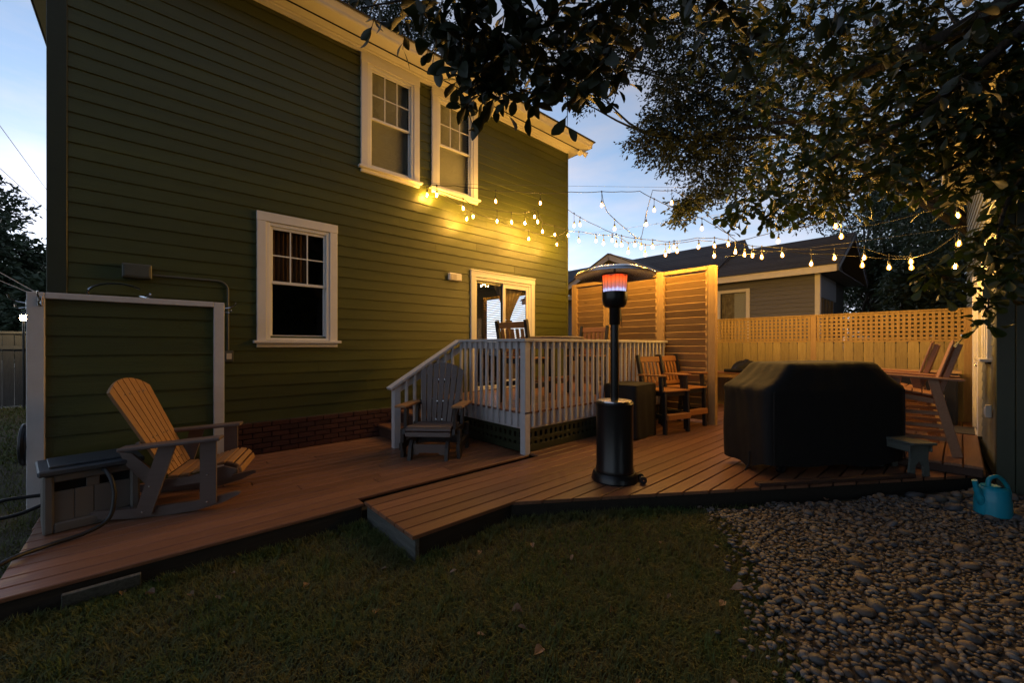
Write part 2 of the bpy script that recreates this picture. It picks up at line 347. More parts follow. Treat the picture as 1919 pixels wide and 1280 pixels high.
# deck outlines (X, Y)
LD = (-0.64, 3.42, 7.0, 5.83)                            # left deck: x0, y0, x1, y1
FRONT = [(1.37, 3.42), (1.37, 2.55), (2.30, 2.55), (6.47, -0.20)]   # ramp and the diagonal front edge
def front_y(x):
    if x < 2.30: return 2.55
    return 2.55 + (x - 2.30) * (-0.20 - 2.55) / (6.47 - 2.30)
def garage_y(x): return -0.27 + 0.036 * (x - 6.46)
deckL = ident(empty('deck', (-0.64, 3.42, 0)), 'red brown deck along the green house wall', 'deck', kind='structure')
deckR = ident(empty('patio_deck', (1.37, 2.55, 0)), 'raised red brown patio deck with diagonal front edge', 'deck', kind='structure')
def world_child(o, par):
    o.parent = par; o.matrix_parent_inverse = Matrix.Translation(-Vector(par.location)); return o
BW, GAP = 0.132, 0.012
y = LD[1]
while y < 5.80:
    y1 = min(y + BW, 5.825)
    x = -0.64 + (0.012 if int(y * 40) % 2 else 0); cuts = [x, 4.6]
    if y > 3.55 and y1 < 3.6: pass
    xe_ = 3.5 if y > 3.43 else 1.372; jt = random.uniform(.4, 2.6) if y > 3.6 else None       # some boards are two lengths butted together
    for p_, q_ in ([(x, jt - .002), (jt + .002, xe_)] if jt else [(x, xe_)]):
        world_child(MB().box(p_, q_, y, y1, DZ - 0.028, DZ + random.uniform(-.0012, .0012), 0.005).build('deck_board', M['deck']), deckL)
    y += BW + GAP
# patio boards: parallel to the house, ends cut along the diagonal, the front row a ramp nose
RZ = DZ + 0.018
def cut_board(y0, y1, z):
    """one board between y0 and y1: left end at the ramp, the diagonal or the garage, right end at the fence"""
    def left(yy):
        if yy >= 2.55: return 1.37
        return 2.30 + (2.55 - yy) / (2.75) * 4.17
    a0, a1 = left(y0), left(y1)
    if y0 < 2.55 < y1: a1 = a0
    b = 9.75 if y1 > -0.2 else 9.7
    g0, g1 = y0, y1
    vs = [(a0, y0, z), (b, y0, z), (b, y1, z), (a1, y1, z)]
    m = MB(); e = 0.004
    top = [(a0 + e, y0 + e), (b, y0 + e), (b, y1 - e), (a1 + e, y1 - e)]
    lo = [(a0, y0), (b, y0), (b, y1), (a1, y1)]
    V = [(p[0], p[1], z - 0.028) for p in lo] + [(p[0], p[1], z - e) for p in lo] + [(p[0], p[1], z) for p in top]
    F = [(3, 2, 1, 0)] + [(i, (i + 1) % 4, 4 + (i + 1) % 4, 4 + i) for i in range(4)] + [(4 + i, 4 + (i + 1) % 4, 8 + (i + 1) % 4, 8 + i) for i in range(4)] + [(8, 9, 10, 11)]
    return m.add(V, F)
y = 2.556 + 5 * (BW + GAP)
while y > -0.22:
    world_child(cut_board(y, y + BW, RZ).build('deck_board', M['deck']), deckR)
    y -= BW + GAP
y = 2.556 + 6 * (BW + GAP)
while y < 5.8:                                            # behind the ramp the patio carries on under the raised landing to the screen
    if y < 3.6: world_child(MB().box(3.51, 9.75, y, y + BW, RZ - 0.028, RZ).build('deck_board', M['deck']), deckR)
    else: world_child(MB().box(7.12, 9.75, y, y + BW, RZ - 0.028, RZ).build('deck_board', M['deck']), deckR)
    y += BW + GAP
def fascia(par, p, q, z0, z1, m, t=0.035):
    d = (Vector((*q, 0)) - Vector((*p, 0))).normalized(); nrm = Vector((d.y, -d.x, 0))
    pp = Vector((*p, 0)) - nrm * (t / 2 + 0.004); qq = Vector((*q, 0)) - nrm * (t / 2 + 0.004); zc = (z0 + z1) / 2
    return world_child(MB().beam(pp + Vector((0, 0, zc)), qq + Vector((0, 0, zc)), t, z1 - z0).build('fascia_board', m), par)
fascia(deckL, (-0.63, 3.43), (1.36, 3.43), -0.12, DZ - 0.030, M['fascia'])
fascia(deckL, (-0.62, 5.8), (-0.62, 3.45), -0.12, DZ - 0.030, M['fascia'])
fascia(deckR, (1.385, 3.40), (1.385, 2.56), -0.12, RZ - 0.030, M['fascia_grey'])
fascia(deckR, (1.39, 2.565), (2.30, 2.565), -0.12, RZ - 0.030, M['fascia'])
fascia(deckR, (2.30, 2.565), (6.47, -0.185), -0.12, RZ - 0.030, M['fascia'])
# near-black slabs below the boards put the gap shade into colour
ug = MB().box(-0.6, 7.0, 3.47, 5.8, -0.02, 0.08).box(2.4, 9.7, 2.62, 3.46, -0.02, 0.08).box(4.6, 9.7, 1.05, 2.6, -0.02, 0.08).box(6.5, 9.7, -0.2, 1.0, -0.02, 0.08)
world_child(ug.build('dark_underlay', M['dark']), deckL)
# the low platform by the garage, where the tall chairs stand
PZ = 0.29
plat = ident(empty('platform', (6.22, -0.2, 0)), 'low red brown platform along the garage wall', 'platform', kind='structure')
y = -0.16
for k in range(7):
    world_child(MB().box(6.20, 9.70, y + k * (BW + GAP), y + k * (BW + GAP) + BW, PZ - 0.028, PZ).build('deck_board', M['deck']), plat)
world_child(MB().box(6.215, 6.25, -0.155, 0.845, RZ + 0.002, PZ - 0.03).build('riser_board', M['edge_timber']), plat)
world_child(MB().box(6.255, 9.68, 0.80, 0.835, RZ + 0.002, PZ - 0.03).build('riser_board', M['edge_timber']), plat)

# pebble bed: 300 pebbles one by one, the rest as one mass
PB = [(3.80, 1.45), (3.70, 1.22), (3.08, 0.94), (2.56, 0.70), (2.24, 0.48), (2.0, 0.1), (1.7, -1.2), (7.2, -1.2), (7.2, -0.7), (6.46, -0.32), (6.42, -0.24)]
def inside(x, y, poly):
    c = False; n = len(poly)
    for i in range(n):
        (x0, y0), (x1, y1) = poly[i], poly[(i + 1) % n]
        if (y0 > y) != (y1 > y) and x < (x1 - x0) * (y - y0) / (y1 - y0) + x0: c = not c
    return c
bed = MB(); bed.add([(x, y, 0.028) for x, y in PB], [tuple(range(len(PB)))])
pbed = bed.build('pebble_bed', M['gravel_bed']); ident(pbed, 'bed of grey and tan river pebbles beside the lawn', 'pebble bed', kind='structure')
if pbed.data.polygons[0].normal.z < 0: pbed.data.flip_normals()
def pebble_shape(seed, n=9, m=6):
    r = random.Random(seed); ex, ey, ez = 1.0, r.uniform(.62, .85), r.uniform(.36, .52); V = []; ph = [r.uniform(0, 6.3) for _ in range(4)]
    for i in range(m + 1):
        th = math.pi * i / m
        for k in range(n):
            a = 2 * math.pi * k / n; w = 1 + .10 * math.sin(2 * a + ph[0]) + .07 * math.sin(3 * a + ph[1] + th)
            V.append((ex * w * math.sin(th) * math.cos(a), ey * w * math.sin(th) * math.sin(a), ez * math.cos(th) * (1 + .08 * math.sin(a + ph[2]))))
    F = [(i * n + k, (i + 1) * n + k, (i + 1) * n + (k + 1) % n, i * n + (k + 1) % n) for i in range(m) for k in range(n)]
    return np.array(V), np.array(F)
shapes = [pebble_shape(s) for s in range(8)]
pm = []
for s, (V, F) in enumerate(shapes):
    for mk in ('pebble', 'pebble_tan', 'pebble_dark'):
        me = bpy.data.meshes.new('pebble'); me.from_pydata(V.tolist(), [], F.tolist()); me.polygons.foreach_set('use_smooth', [True] * len(F)); me.materials.append(M[mk]); pm.append(me)
cand = []
placed = {}
for _ in range(75000):
    x = rng.uniform(1.6, 6.5); yy = rng.uniform(-1.0, 1.6)
    wob = 0.06 * math.sin(9 * x + 3 * yy) + 0.04 * math.sin(21 * yy)
    if yy > front_y(x) - 0.03 or not inside(x + wob, yy, PB): continue
    if x > 6.3 and yy < -0.2: continue
    r = float(np.clip(rng.lognormal(math.log(0.0165), 0.42), 0.008, 0.05))
    if 5.3 < x and rng.random() < 0.22: r = rng.uniform(0.04, 0.075)
    key = (int(x / 0.06), int(yy / 0.06)); ok = True
    for i in (-1, 0, 1):
        for j in (-1, 0, 1):
            for (qx, qy, qr) in placed.get((key[0] + i, key[1] + j), ()):
                if (qx - x) ** 2 + (qy - yy) ** 2 < (0.80 * (qr + r)) ** 2: ok = False; break
            if not ok: break
        if not ok: break
    if ok or rng.random() < 0.02:
        placed.setdefault(key, []).append((x, yy, r)); cand.append((x, yy, r))
for _ in range(420):                                       # strays on the lawn edge
    t = rng.random(); i = rng.integers(0, 5); p, q = PB[i], PB[i + 1]
    cand.append((p[0] + (q[0] - p[0]) * t - abs(rng.normal(0, 0.11)) + .03, p[1] + (q[1] - p[1]) * t + rng.normal(0, 0.09), rng.uniform(0.009, 0.022)))
def seen(x, yy):
    d = 0.669 * x + 0.743 * yy; u = (0.743 * x - 0.669 * yy) / d * 756 + 960 if d > .2 else -1
    v = 648 + 1.48 * 756 / d if d > .2 else 9999
    return d, -20 < u < 1940 and v < 1300
cand.sort(key=lambda c: -(c[2] / max(0.3, seen(c[0], c[1])[0])) if seen(c[0], c[1])[1] else 1)
VV, FF, base = [], [], 0
mids = []
for i, (x, yy, r) in enumerate(cand):
    s = int(rng.integers(0, 8)); rot = Matrix.Rotation(rng.uniform(0, 6.3), 3, 'Z') @ Matrix.Rotation(rng.normal(0, .25), 3, 'X') @ Matrix.Rotation(rng.normal(0, .25), 3, 'Y')
    z = 0.03 + r * 0.22 + rng.uniform(0, 0.012)
    if i < 300:
        o = put('pebble', pm[s * 3 + int(rng.choice(3, p=[.45, .35, .2]))], pbed); o.location = (x, yy, z); o.rotation_euler = rot.to_euler(); o.scale = (r * 1.15,) * 3
    else:
        V, F = shapes[s]; VV.append((V * r * 1.15) @ np.array(rot).T + (x, yy, z)); FF.append(F + base); base += len(V); mids.append((len(F), rng.choice(3, p=[.45, .35, .2])))
po = np_mesh('pebbles', np.vstack(VV), np.vstack(FF), [M['pebble'], M['pebble_tan'], M['pebble_dark']], pbed, True); po['kind'] = 'stuff'
# each loose pebble its own shade
po.data.polygons.foreach_set('material_index', np.repeat([m for _, m in mids], [n for n, _ in mids]).astype(np.int32))
ca = po.data.attributes.new('shade', 'FLOAT', 'FACE'); ca.data.foreach_set('value', np.repeat(rng.uniform(.45, 1.45, len(mids)), [n for n, _ in mids]).astype(np.float32))
for k in ('pebble', 'pebble_tan', 'pebble_dark'):
    src = M[k]; c = src.copy(); c.name = 'loose_' + k; nt = c.node_tree; b = nt.nodes['Principled BSDF']
    at = nt.nodes.new('ShaderNodeAttribute'); at.attribute_name = 'shade'
    hs = [n for n in nt.nodes if n.type == 'HUE_SAT'][0]; nt.links.new(at.outputs['Fac'], hs.inputs['Value'])
    po.data.materials[('pebble', 'pebble_tan', 'pebble_dark').index(k)] = c

# grass: short bent blades, denser close to the camera
def blades(n, region, hmin, hmax, w):
    x = rng.uniform(region[0], region[1], n); yy = rng.uniform(region[2], region[3], n)
    d = 0.669 * x + 0.743 * yy; lat = 0.743 * x - 0.669 * yy
    keep = (d > 1.35) & (np.abs(lat) < d * 1.36) & (rng.random(n) < np.clip(2.6 / np.maximum(d, .1), .12, 1))
    fy = np.where(x < 1.36, 3.42, np.where(x < 2.30, 2.55, 2.55 - (x - 2.30) * 0.6595))
    keep &= (yy < fy - 0.01) | ((x < -0.66))
    thin = 0.5 + 0.5 * np.sin(x * 2.1 + 1.1 * np.sin(yy * 3.0)) * np.cos(yy * 2.6 + 0.7)      # thinner worn patches
    keep &= rng.random(n) < 0.5 + 0.5 * thin
    pin = np.array([inside(a - .03 - .12 * abs(math.sin(13 * b + 5 * a) * math.sin(31 * a)), b, PB) if k and a > 1.5 else False for a, b, k in zip(x, yy, keep)])
    keep &= ~pin | (rng.random(n) < 0.015)
    x, yy = x[keep], yy[keep]; m = len(x)
    h = rng.uniform(hmin, hmax, m); a = rng.uniform(0, 2 * np.pi, m); lean = rng.uniform(.25, 1.25, m); ww = w * rng.uniform(.6, 1.3, m)
    dx, dy = np.cos(a), np.sin(a); px, py = -dy, dx
    z0 = 0.018 * np.sin(x * 1.3 + .6) * np.cos(yy * 1.1) + .008 * np.sin(3.1 * x + 2.3 * yy) - .003
    b0 = np.stack([x - px * ww, yy - py * ww, z0], 1); b1 = np.stack([x + px * ww, yy + py * ww, z0], 1)
    mx_ = x + dx * h * lean * .45; my = yy + dy * h * lean * .45; mz = z0 + h * .62
    m0 = np.stack([mx_ - px * ww * .8, my - py * ww * .8, mz], 1); m1 = np.stack([mx_ + px * ww * .8, my + py * ww * .8, mz], 1)
    tip = np.stack([x + dx * h * lean * 1.15, yy + dy * h * lean * 1.15, z0 + h * rng.uniform(.55, 1.0, m)], 1)
    V = np.stack([b0, b1, m0, m1, tip], 1).reshape(-1, 3)
    i = np.arange(m) * 5
    F = np.concatenate([np.stack([i, i + 1, i + 3], 1), np.stack([i, i + 3, i + 2], 1), np.stack([i + 2, i + 3, i + 4], 1)])
    return V, F
V1, F1 = blades(330000, (-1.2, 4.4, -0.6, 3.6), .022, .062, .0026)
V2, F2 = blades(90000, (-6.0, -0.6, 2.6, 9.5), .03, .07, .0035)
V3, F3 = blades(90000, (-9.0, -0.7, 8, 15.4), .05, .09, .008)
def tufts(n):
    # longer uncut grass along the deck front and random clumps
    ed = [((-.64, 3.40), (1.36, 3.40)), ((1.36, 3.38), (1.36, 2.56)), ((1.36, 2.53), (2.30, 2.53)), ((2.30, 2.53), (3.55, 1.70))]
    Vs, Fs, b = [], [], 0
    for i in range(n):
        if i % 5 < 2:
            p, q = ed[(0, 0, 1, 2, 3, 3)[i % 6]]; t = rng.random(); cx, cy = p[0] + (q[0] - p[0]) * t, p[1] + (q[1] - p[1]) * t; off = abs(rng.normal(0, .05)); nx, ny = (0, -1) if p[1] == q[1] else ((-1, 0) if p[0] == q[0] else (-.55, -.83)); cx += nx * off; cy += ny * off; hh = rng.uniform(.04, .085)
            if -.45 < cx < .05 and cy > 3.2: hh *= .35
        else:
            cx, cy = rng.uniform(-.9, 3.3), rng.uniform(.4, 3.3); hh = rng.uniform(.05, .085)
            if cy > (3.38 if cx < 1.36 else 2.5 if cx < 2.3 else front_y(cx) - .03) or inside(cx, cy, PB): continue
        for _ in range(9):
            a = rng.uniform(0, 6.28); l = rng.uniform(.2, .9); h_ = hh * rng.uniform(.6, 1); w = .0024; dx, dy = math.cos(a), math.sin(a); x, y_ = cx + rng.normal(0, .008), cy + rng.normal(0, .008); z = lawn_z(x, y_)
            Vs += [(x + dy * w, y_ - dx * w, z), (x - dy * w, y_ + dx * w, z), (x + dx * h_ * l * .4 + dy * w, y_ + dy * h_ * l * .4 - dx * w, z + h_ * .65), (x + dx * h_ * l * .4 - dy * w, y_ + dy * h_ * l * .4 + dx * w, z + h_ * .65), (x + dx * h_ * l, y_ + dy * h_ * l, z + h_)]
            Fs += [(b, b + 1, b + 3), (b, b + 3, b + 2), (b + 2, b + 3, b + 4)]; b += 5
    return np.array(Vs), np.array(Fs)
V4, F4 = tufts(2600)
o2 = len(V1); o3 = o2 + len(V2); o4 = o3 + len(V3)
GV = np.vstack([V1, V2, V3, V4]); GF = np.vstack([F1, F2 + o2, F3 + o3, F4 + o4])
gr = np_mesh('grass', GV, GF, M['grass']); ident(gr, 'short green and straw grass of the lawn', 'grass', kind='stuff')

# ================================================================== the green house
HX0, HX1, HY = -0.706, 6.912, 5.85
SB, EX = 0.565, 0.1475                                      # siding bottom, exposure
house = thing('house', 'two storey olive green clapboard house with white trimmed windows', 'house', (HX0, HY, 0))
def hp(mb, name, m, par=None, smooth=None):
    o = mb.build(name, m, smooth=smooth)
    if par is None or par is house: return world_child(o, house)
    o.parent = par; return o
def hpart(name):                                             # a part that is an Empty with world coordinates below it
    e = empty(name); e.parent = house; e.matrix_parent_inverse = Matrix.Translation(-Vector(house.location)); return e
openings = [(1.06, 1.90, 1.62, 3.10), (2.36, 3.17, 4.16, 5.69), (3.53, 4.35, 4.16, 5.69), (4.34, 5.78, 0.60, 2.77)]
wall = hpart('wall')
def siding_board(x0, x1, zb, zt, par, yb=HY, mt='siding', out=-1):
    e = 0.003
    w = random.uniform(-.0016, .0022); zb += random.uniform(-.0015, .0015)
    prof = [(0.0, zb), (0.0, zt + 0.015), (0.004, zt + 0.015), (0.0175 + w, zb + e), (0.0165 + w, zb)]
    return hp(MB().prism(prof, lambda a, b, t: (t, yb + out * a, b), x0, x1), 'siding_board', M[mt], par)
z = SB; ci = 0
while z < 5.79:
    zt = min(z + EX, 5.80)
    segs = [(HX0 + 0.115, HX1 - 0.02)]
    fill = []
    for (a, b, c, d) in openings:
        if c < zt and d > z:
            ns = []
            for (p, q) in segs:
                if b <= p or a >= q: ns.append((p, q)); continue
                if p < a: ns.append((p, a))
                if b < q: ns.append((b, q))
            segs = ns
            if z < c - 0.01: fill.append((a, b, z, c))
            if zt > d + 0.01: fill.append((a, b, d, zt))
    for (p, q) in segs:
        w = q - p; pts = [p]
        if w > 3.0:
            j = p + w * random.uniform(.3, .7); pts.append(j)
        pts.append(q)
        for s0, s1 in zip(pts, pts[1:]): siding_board(s0, s1 - 0.0015, z, zt, wall)
    for (a, b, c, d) in fill: siding_board(a, b, c, d, wall)
    z += EX; ci += 1
# corner boards, sheathing of the hidden sides, foundation
hp(MB().box(HX0 - 0.02, HX0 + 0.115, HY - 0.026, HY + 0.09, 0.50, 5.84), 'corner_board', M['olive_trim'])
hp(MB().box(HX1 - 0.02, HX1 + 0.02, HY - 0.024, HY + 0.09, 0.50, 5.84), 'corner_board', M['siding'])
sh = MB().box(HX0, HX0 + 0.1, HY + 0.1, 14.0, 0, 5.85)                                     # left side
for (y0, y1, z0, z1) in ((HY + .1, 7.0, 0, 5.85), (8.7, 14.0, 0, 5.85), (7.0, 8.7, 0, 1.25), (7.0, 8.7, 2.75, 5.85)): sh.box(HX1 - 0.1, HX1, y0, y1, z0, z1)
sh.box(HX0, HX1, 13.9, 14.0, 0, 5.85)
hp(sh, 'side_wall', M['siding'])
# gapless backing behind the clapboards around the openings
bk = MB(); xe = sorted({HX0, HX1, *[o[0] for o in openings], *[o[1] for o in openings]})
for a, b in zip(xe, xe[1:]):
    zs = sorted([(o[2], o[3]) for o in openings if o[0] <= a + 1e-6 and o[1] >= b - 1e-6]); lo = 0.0
    for c, d in zs + [(5.84, 5.84)]:
        if c > lo: bk.box(a, b, HY + 0.004, HY + 0.10, lo, c, 0.0)
        lo = d
hp(bk, 'sheathing', M['dark'])
fnd = hp(MB().box(HX0 + 0.02, HX1 - 0.02, HY + 0.006, HY + 0.09, 0.0, SB - 0.002), 'foundation', M['mortar'])
fnd.parent = None; world_child(fnd, house)
bme = MB().cbox((0, 0, 0), (Vector((1, 0, 0)), Vector((0, 1, 0)), Vector((0, 0, 1))), (0.097, 0.03, 0.0285), 0.004)
bm0 = None
for r in range(7):
    zc = 0.13 + r * 0.0665
    xx = HX0 + 0.12 + (0.1 if r % 2 else 0)
    while xx < 4.3:
        if bm0 is None: o = bme.build('brick', M['brick']); bm0 = o.data
        else: o = put('brick', bm0)
        o.location = (xx, HY - 0.014 + random.uniform(-.002, .002), zc); o.rotation_euler = (0, 0, random.uniform(-.006, .006)); world_child(o, fnd)
        o.matrix_parent_inverse = Matrix.Identity(4)
        xx += 0.2045
hp(MB().box(HX0 - 0.01, HX1 + 0.01, HY - 0.026, HY + 0.0, SB - 0.03, SB + 0.004), 'starter_strip', M['olive_trim'])

# eaves, gutter, roof
fz = 5.785
hp(MB().box(HX0, HX1 + 0.01, HY - 0.035, HY + 0.02, fz, fz + 0.10), 'frieze_board', M['white'])
hp(MB().box(HX0 - 0.38, HX1 + 0.33, 5.50, HY - 0.037, fz + 0.075, fz + 0.097).box(HX0 - 0.38, HX0 - .002, HY - 0.035, 14.3, fz + 0.077, fz + 0.095).box(HX1 + .012, HX1 + 0.33, HY - 0.035, 14.3, fz + 0.077, fz + 0.095), 'soffit', M['white'])
og = [(0, 0), (0.055, 0.0), (0.075, 0.02), (0.08, 0.045), (0.10, 0.075), (0.115, 0.10), (0.115, 0.118), (0.0, 0.118)]
hp(MB().prism(og, lambda a, b, t: (t, 5.497 - a, fz + 0.07 + b), HX0 - 0.39, HX1 + 0.34), 'gutter', M['white'])
hp(MB().box(HX0 - .3, HX1 + .3, 5.64, 5.665, fz + .068, fz + .0745), 'soffit_shadow_strip', M['dark'])  # thin dark strip: the shadow line under the eave as colour
hp(MB().box(HX0, HX1 + .03, HY - .062, HY - .036, fz + .045, fz + .0745, .008), 'crown_moulding', M['white'])
hp(MB().box(HX1 + 0.332, HX1 + 0.352, 5.42, 14.3, fz + 0.075, fz + 0.19).box(HX0 - 0.40, HX0 - 0.382, 5.5, 14.3, fz + 0.075, fz + 0.19), 'rake_board', M['olive_trim'])
rz, ap = fz + 0.19, 2.3
rf = MB(); x0, x1, y0, y1 = HX0 - 0.43, HX1 + 0.39, 5.36, 14.4; ym = (y0 + y1) / 2; k = 3.2
rf.add([(x0, y0, rz), (x1, y0, rz), (x1, y1, rz), (x0, y1, rz), (x0 + k, ym, rz + ap), (x1 - k, ym, rz + ap),
        (x0, y0, rz + .02), (x1, y0, rz + .02), (x1, y1, rz + .02), (x0, y1, rz + .02)],
       [(6, 7, 5, 4), (7, 8, 5), (8, 9, 4, 5), (9, 6, 4), (0, 1, 7, 6), (1, 2, 8, 7), (2, 3, 9, 8), (3, 0, 6, 9), (3, 2, 1, 0)])
hp(rf, 'roof', M['roof_own'])

# windows
def window(x0, x1, z0, z1, sill, muntin=(3, 2), blind=None, name='window', tw=0.10):
    """outer trim rectangle x0..x1, z0..z1; sill is the depth of the apron below"""
    w = hpart(name); Y = HY
    t = MB()
    t.box(x0, x0 + tw, Y - 0.045, Y, z0, z1); t.box(x1 - tw, x1, Y - 0.045, Y, z0, z1)
    t.box(x0 - 0.004, x1 + 0.004, Y - 0.049, Y + 0.004, z1 - tw - 0.01, z1 + 0.004)
    hp(t, 'trim', M['white'], w)
    hp(MB().box(x0 - 0.04, x1 + 0.04, Y - 0.085, Y - 0.002, z0 - 0.032, z0 + 0.002), 'sill', M['white'], w)
    if sill: hp(MB().box(x0 - 0.002, x1 + 0.002, Y - 0.042, Y - 0.001, z0 - sill, z0 - 0.034), 'apron', M['white'], w)
    a0, a1, b0, b1 = x0 + tw, x1 - tw, z0 + 0.004, z1 - tw - 0.012
    f = MB(); fw = 0.045
    f.box(a0, a0 + fw, Y - 0.034, Y + 0.06, b0, b1).box(a1 - fw, a1, Y - 0.034, Y + 0.06, b0, b1)
    f.box(a0 + fw, a1 - fw, Y - 0.032, Y + 0.06, b1 - fw, b1).box(a0 + fw, a1 - fw, Y - 0.032, Y + 0.06, b0, b0 + 0.03)
    hp(f, 'frame', M['vinyl'], w)
    c0, c1, d0, d1 = a0 + fw + .001, a1 - fw - .001, b0 + 0.031, b1 - fw - .001; mid = d0 + (d1 - d0) * 0.5
    for nm, (e0, e1, yo) in (('upper_sash', (mid - 0.02, d1, 0.0)), ('lower_sash', (d0, mid + 0.02, 0.022))):
        s = MB(); sw = 0.03; y0, y1 = Y - 0.014 + yo, Y + 0.006 + yo
        s.box(c0, c0 + sw, y0, y1, e0, e1).box(c1 - sw, c1, y0, y1, e0, e1).box(c0 + sw, c1 - sw, y0, y1, e1 - sw - .006, e1).box(c0 + sw, c1 - sw, y0, y1, e0, e0 + sw + .006)
        hp(s, nm, M['vinyl'], w)
        hp(MB().box(c0 + sw, c1 - sw, Y - 0.002 + yo, Y + 0.001 + yo, e0 + sw, e1 - sw, 0), 'pane', M['glass'], w)
        if nm == 'upper_sash' and muntin:
            g = MB(); nx, nz_ = muntin; gx0, gx1, gz0, gz1 = c0 + sw, c1 - sw, e0 + sw, e1 - sw
            for i in range(1, nx): xx = gx0 + (gx1 - gx0) * i / nx; g.box(xx - .008, xx + .008, Y - .009, Y - .003, gz0, gz1, .001)
            for i in range(1, nz_): zz = gz0 + (gz1 - gz0) * i / nz_; g.box(gx0, gx1, Y - .0085, Y - .0035, zz - .008, zz + .008, .001)
            hp(g, 'muntin', M['vinyl'], w)
    if blind:
        b = MB(); zz = d0 + .01
        while zz < d1:
            b.cbox(((c0 + c1) / 2, Y + 0.085, zz), (Vector((1, 0, 0)), Vector((0, -.62, .785)), Vector((0, -.785, -.62))), ((c1 - c0) / 2 - .004, .0225, .0012), 0)
            zz += 0.049
        hp(b, 'blind', M['blind'], w)
    # the room behind
    r = MB(); dp = 1.6; X0, X1, Z0, Z1 = a0 - 0.5, a1 + 0.5, b0 - 0.6, b1 + 0.05; y0, y1 = Y + 0.12, Y + dp
    r.add([(X0, y0, Z0), (X1, y0, Z0), (X1, y1, Z0), (X0, y1, Z0), (X0, y0, Z1), (X1, y0, Z1), (X1, y1, Z1), (X0, y1, Z1)],
          [(0, 1, 2, 3), (7, 6, 5, 4), (0, 3, 7, 4), (1, 5, 6, 2), (3, 2, 6, 7)])
    hp(r, 'room', M['room'], w)
    return w, (c0, c1, d0, d1)
w1, q = window(0.994, 1.955, 1.575, 3.183, 0.085)
cu = MB(); n = 26; P = []
for zz in (q[2] + .75, q[3] - .02):
    P.append([(q[0] + .02 + (q[1] - q[0]) * .62 * i / n, HY + 0.09 + 0.018 * math.sin(i * 1.9), zz) for i in range(n + 1)])
hp(cu.grid(P), 'curtain', M['brown_curtain'], w1, 40)
window(2.29, 3.235, 4.135, 5.775, 0.085, blind=True)
window(3.465, 4.405, 4.135, 5.775, 0.085, blind=True)

# sliding door
UZ = 0.69
door = hpart('sliding_door'); x0, x1, zt = 4.256, 5.856, 2.853
t = MB(); t.box(x0, x0 + 0.10, HY - 0.045, HY, UZ + .004, zt - .10).box(x1 - 0.10, x1, HY - 0.045, HY, UZ + .004, zt - .10).box(x0 - .004, x1 + .004, HY - 0.048, HY + .003, zt - 0.105, zt).box(x0 - .015, x1 + .015, HY - 0.06, HY + .003, zt + .001, zt + .022)
hp(t, 'trim', M['white'], door)
f = MB(); a0, a1, b0, b1 = x0 + .101, x1 - .101, UZ + .01, zt - .107; mid = 5.055
f.box(a0, a1, HY - .03, HY + .08, b0, b0 + .07).box(a0, a1, HY - .03, HY + .08, b1 - .05, b1).box(a1 - .05, a1, HY - .029, HY + .08, b0 + .07, b1 - .05).box(a0, a0 + .03, HY - .029, HY + .08, b0 + .07, b1 - .05)
hp(f, 'frame', M['vinyl'], door)
s = MB().box(mid - .035, mid + .03, HY - .022, HY + .01, b0 + .07, b1 - .05).box(a1 - .12, a1 - .05, HY - .018, HY + .01, b0 + .071, b1 - .051).box(mid + .03, a1 - .12, HY - .018, HY + .01, b0 + .071, b0 + .16).box(mid + .03, a1 - .12, HY - .018, HY + .01, b1 - .13, b1 - .051)
hp(s, 'panel_frame', M['vinyl'], door)
hp(MB().box(mid + .03, a1 - .12, HY - .004, HY, b0 + .16, b1 - .13, 0), 'pane', M['glass'], door)
s2 = MB().box(a0 + .03, a0 + .075, HY + .02, HY + .05, b0 + .071, b1 - .051).box(a0 + .075, mid - .04, HY + .02, HY + .05, b0 + .071, b0 + .14).box(a0 + .075, mid - .04, HY + .02, HY + .05, b1 - .10, b1 - .051).box(mid - .04, mid + .02, HY + .022, HY + .05, b0 + .071, b1 - .051)
hp(s2, 'screen_frame', M['black_metal'], door)
hp(MB().box(a0 + .075, mid - .04, HY + .033, HY + .036, b0 + .14, b1 - .10, 0), 'pane', M['glass'], door)
hp(MB().tube([(mid - .07, HY - .02, 1.68), (mid - .07, HY - .05, 1.69), (mid - .07, HY - .05, 1.80), (mid - .07, HY - .02, 1.81)], .008), 'handle', M['steel'], door, 40)
# room behind the door, its own window to the side with blinds and the tied curtain
r = MB(); X0, X1, Y0, Y1, Z0, Z1 = 3.9, HX1 - .11, HY + .12, 9.2, UZ, 3.0
r.add([(X0, Y0, Z0), (X1, Y0, Z0), (X1, Y1, Z0), (X0, Y1, Z0), (X0, Y0, Z1), (X1, Y0, Z1), (X1, Y1, Z1), (X0, Y1, Z1)], [(0, 1, 2, 3), (7, 6, 5, 4), (0, 3, 7, 4), (3, 2, 6, 7)])
hp(r, 'room', M['room'], door)
b = MB(); zz = 1.27
while zz < 2.74:
    b.cbox((HX1 - .14, 7.85, zz), (Vector((0, 1, 0)), Vector((.85, 0, .52)), Vector((.52, 0, -.85)) * -1), (.86, .024, .0012), 0); zz += .046
hp(b, 'side_window_blind', M['shaded_blind'], door)
P = []
for i in range(25):                                            # hourglass curtain, tied in the middle
    zz = b1 - .06 - (b1 - .06 - UZ - .05) * i / 24; tt = i / 24
    pin = abs(tt - .36); half = .045 + .36 * min(1, pin / .36) ** 1.25 * (1 if tt < .36 else .38); cx = 5.30 - (.05 if tt < .36 else .04) + .06 * max(0, .36 - tt)
    P.append([(cx + half * (2 * j / 30 - 1), HY + .10 + .016 * math.sin(j * 1.45) * min(1, half * 5), zz) for j in range(31)])
hp(MB().grid(P), 'curtain', M['curtain'], door, 60)
